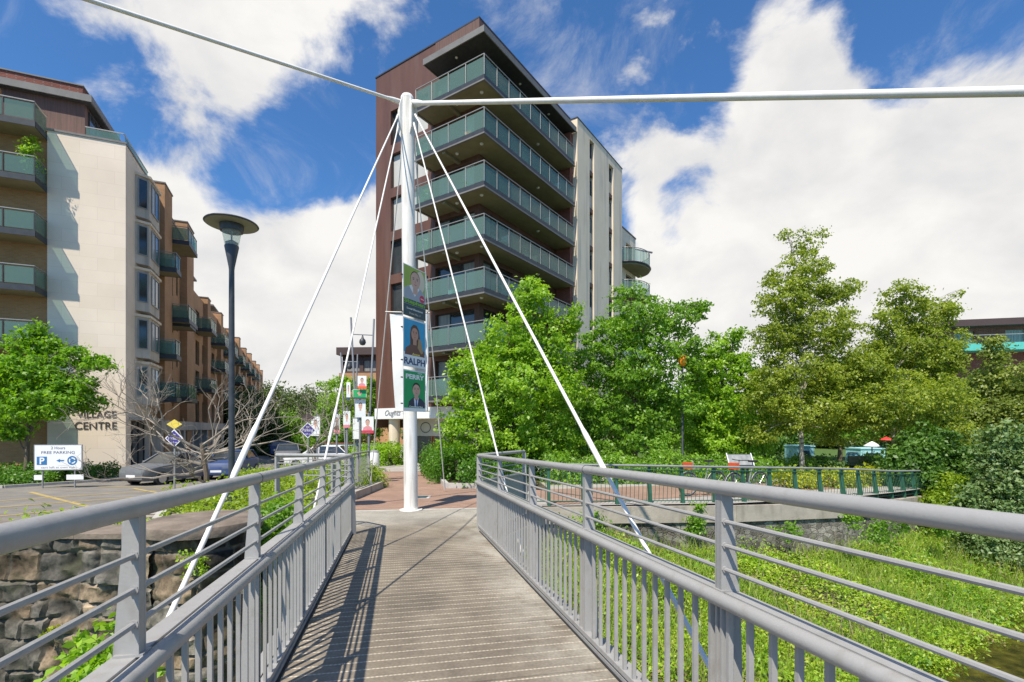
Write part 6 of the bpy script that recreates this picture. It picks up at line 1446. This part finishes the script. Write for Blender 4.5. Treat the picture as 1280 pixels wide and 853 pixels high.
tot = sum(math.dist(a[:2],b[:2]) for a,b in zip(FP,FP[1:])); s_ = .3; i = 0
while s_ < tot-.1:
    (x,y,zb,zt),d = on_fence(s_); n_ = Vector((d.y,-d.x,0)); O = Vector((x,y,0))
    hh_ = zt-zb
    mb = MB(); mb.prism([(-.05,zb-.02),(.06,zb-.02),(.05,zb+hh_*.3),(.0,zb+hh_*.62),(-.04,zt-.02),(-.10,zt-.02),(-.10,zb+hh_*.6),(-.06,zb+hh_*.3)], lambda a,b,c: tuple(O+n_*a+V(0,0,b)+d*c), -.035,.035)
    mb.build('fin_post','green_paint',gf); s_ += .88; i += 1
mb = MB(); s_ = .1; rb_ = MB()
while s_ < tot-.05:
    (x,y,zb,zt),d = on_fence(s_); n_ = Vector((d.y,-d.x,0)); O = Vector((x,y,0)); hh_ = zt-zb
    rb_.tube([O+V(0,0,zb+.1), O+n_*.03+V(0,0,zb+hh_*.45), O-n_*.03+V(0,0,zt-.1)],.007,4,caps=False); s_ += .11
tag(rb_.build('bars','green_paint',gf),None,None,kind='stuff')
# info lectern
x,y,z = G(6.7,14.7); t = thing('information_board','tilted information panel on a lectern frame behind the riverside fence','sign',(x,y,z))
c_ = Vector(at(926,575,14.8)); 
def lf(a,b,d): return (c_.x+a+b*.10, c_.y+b*.62, c_.z+b*.62+d)
MB().box((-.40,-.26,-.03),(.36,.26,0),lf).build('panel','dark_metal',t); MB().box((-.37,-.23,.001),(.33,.23,.006),lf).build('panel_face','curtain',t)
MB().box((-.40,-.27,.0),(-.375,.27,.03),lf).build('panel_edge','white_board',t); MB().box((.335,-.27,.0),(.36,.27,.03),lf).build('panel_edge','white_board',t)
for a in (-.25,.2): MB().box((c_.x+a-.03,c_.y-.03,z),(c_.x+a+.03,c_.y+.03,c_.z-.03)).build('leg','dark_metal',t)
# bicycles
def bicycle(label, loc, rot, frame_m):
    t = thing('bicycle', label, 'bicycle', (0,0,0), 'bicycles docked behind the fence'); r=.33
    for xw in (-.52,.52):
        ring = [(xw+r*math.cos(2*math.pi*k/28),0,r+r*math.sin(2*math.pi*k/28)) for k in range(29)]
        wl_ = MB().tube(ring,.019,6,caps=False).build('tyre','rubber',t,smooth=True)
        MB().tube([(xw+(p[0]-xw)*.93,0,r+(p[2]-r)*.93) for p in ring],.010,5,caps=False).build('rim','chrome',wl_,smooth=True)
        sp = MB()
        for k in range(14): a = math.pi*2*k/14; sp.tube([(xw,0,r),(xw+r*.92*math.cos(a),0,r+r*.92*math.sin(a))],.0025,3,caps=False)
        sp.build('spokes','chrome',wl_)
    bb = (-.05,0,.30); st2 = (-.20,0,.80); hd = (.36,0,.78); 
    for a,b,w_ in ((bb,st2,.018),(bb,(.40,0,.62),.022),(st2,hd,.016),(bb,(-.52,0,.33),.012),(st2,(-.52,0,.33),.010),(hd,(.52,0,.33),.016),(hd,(.32,0,1.02),.014),(st2,(-.24,0,.96),.014)): MB().tube([a,b],w_,7).build('frame_tube',frame_m,t,smooth=True)
    MB().box((-.36,-.07,.96),(-.12,.07,1.01)).build('saddle','rubber',t); MB().tube([(.26,-.29,1.04),(.34,-.1,1.03),(.34,.1,1.03),(.26,.29,1.04)],.012,7).build('handlebar','rubber',t,smooth=True)
    MB().tube([(-.05,-.06,.30),(-.05,.06,.30)],.09,14).build('chainring','chrome',t)
    MB().box((.46,-.13,.78),(.60,.13,.96)).build('front_carrier','orange_red',t)
    for xw,sx_ in ((-.52,1),(.52,1)):
        arc = [(xw+(r+.035)*math.cos(R(a)),0,r+(r+.035)*math.sin(R(a))) for a in range(20,165,12)]; MB().tube(arc,.012,4,caps=False).build('mudguard',frame_m,t)
    t.location = loc; t.rotation_euler = (0,0,rot); return t
x,y,z = G(5.55,14.4); bicycle('hire bicycle with an orange front box, left one of the pair behind the fence',(x,y,z+.02),R(200),'galv')
x,y,z = G(6.75,14.2); bicycle('hire bicycle with an orange front box beside the information panel',(x,y,z+.02),R(205),'galv')
# pale blue kiosks and planters seen beneath the birches
def kiosk(label, x0, x1, Y, z0_, z1_, dep, grp='pale blue kiosks'):
    g_ = ground((x0+x1)/2,Y); t = thing('kiosk',label,'kiosk',((x0+x1)/2,Y,g_),grp)
    MB().box((x0,Y,g_),(x1,Y+dep,z1_)).build('cabin','sky_blue',t); MB().box((x0-.03,Y-.04,z1_+.002),(x1+.03,Y+dep+.04,z1_+.06)).build('roof','sky_blue',t)
    MB().box((x0+.25,Y-.02,z1_-.75),(x1-.25,Y-.002,z1_-.2)).build('hatch','window',t); MB().box((x0+.15,Y-.25,z1_-.82),(x1-.15,Y-.022,z1_-.78)).build('counter','timber',t)
kiosk('pale blue kiosk behind the trunk of the tallest birch', 15.0,15.9,26,-2.2,-1.0,1.2)
kiosk('pale blue kiosk left of the white birch trunk', 18.7,20.0,26.5,-2.2,-1.15,1.2)
x,y,z = G((1066-640)/F*24,24); t = thing('planter_tub','pale blue tub standing between the two birches','planter',(x,y,z)); MB().lathe((x,y,z),[(.24,0),(.30,.25),(.31,.7),(.26,.95),(.22,.96)],18).build('tub','sky_blue',t,smooth=True); MB().lathe((x,y,z),[(.225,.955),(.21,.99),(.0,1.0)],18).build('soil_top','soil',t)
x,y,z = G((1090-640)/F*25.5,25.5); t = thing('parasol','small white cafe parasol above the right blue kiosk','parasol',(x,y,z)); MB().tube([(x,y,z),(x,y,-.75)],.03,8).build('pole','galv',t); MB().lathe((x,y,-.95),[(.38,0),(.36,.03),(.15,.18),(.0,.26)],8).build('canopy','white_board',t)
x,y,z = G((1108-640)/F*25,25); t = thing('parasol','small red cafe parasol left of the white birch trunk','parasol',(x,y,z)); MB().tube([(x,y,z),(x,y,-.5)],.03,8).build('pole','galv',t); MB().lathe((x,y,-.62),[(.30,0),(.28,.03),(.12,.12),(.0,.18)],8).build('canopy','red_cloth',t)
x,y,z = G((1015-640)/F*22.5,22.5); t = thing('bench','wooden bench behind the fence below the left blue kiosk','bench',(x,y,z))
MB().box((x-.8,y-.22,z+.42),(x+.8,y+.22,z+.47)).build('seat','soffit',t); MB().box((x-.8,y+.20,z+.5),(x+.8,y+.24,z+.85)).build('backrest','soffit',t)
for a in (-.65,.65): MB().box((x+a-.04,y-.2,z),(x+a+.04,y+.2,z+.418)).build('leg','dark_metal',t)
x,y,z = G((1075-640)/F*22.8,22.8); t2 = copy_tree(t); t2.location = (x+.4,y,z); t2['label'] = 'wooden bench behind the fence below the right blue kiosk'
t['group'] = 'benches by the kiosks'; t2['group'] = 'benches by the kiosks'
# drain cover in the paving
x,y,z = (-2.6,14.0,ground(-2.6,14.0)); t = thing('drain_cover','small dark square drain cover in the brown paving left of the mast','drain cover',(x,y,z))
MB().box((x-.28,y-.28,z+.003),(x+.28,y+.28,z+.008)).build('frame','kerbstone',t); MB().box((x-.2,y-.2,z+.009),(x+.2,y+.2,z+.013)).build('cover','slate',t)
# loose planting soil
sheet('planting_bed','soil',[(-4.9,12.2),(-4.45,16.5),(-7.0,24.8),(-9.6,22.0)],.03,10)
sheet('planting_bed','soil',[(-2.0,16.7),(1.2,15.9),(.6,26.5),(-4.0,25.5)],.03,8)
sheet('verge','soil',[(-34,6.3),(-3.45,6.5),(-4.6,11.6),(-7.6,11.6)],.004,10)
sheet('lawn', mat('lawn_grass',(.05,.10,.015),(.09,.16,.025),6,.95,bump=.5,bscale=60), [(8.0,19.5),(18,22),(90,80),(2,80)],.004,16)
#@@PART5

for o in list(bpy.data.objects):
    if o.parent is None: o.location.z += EYE
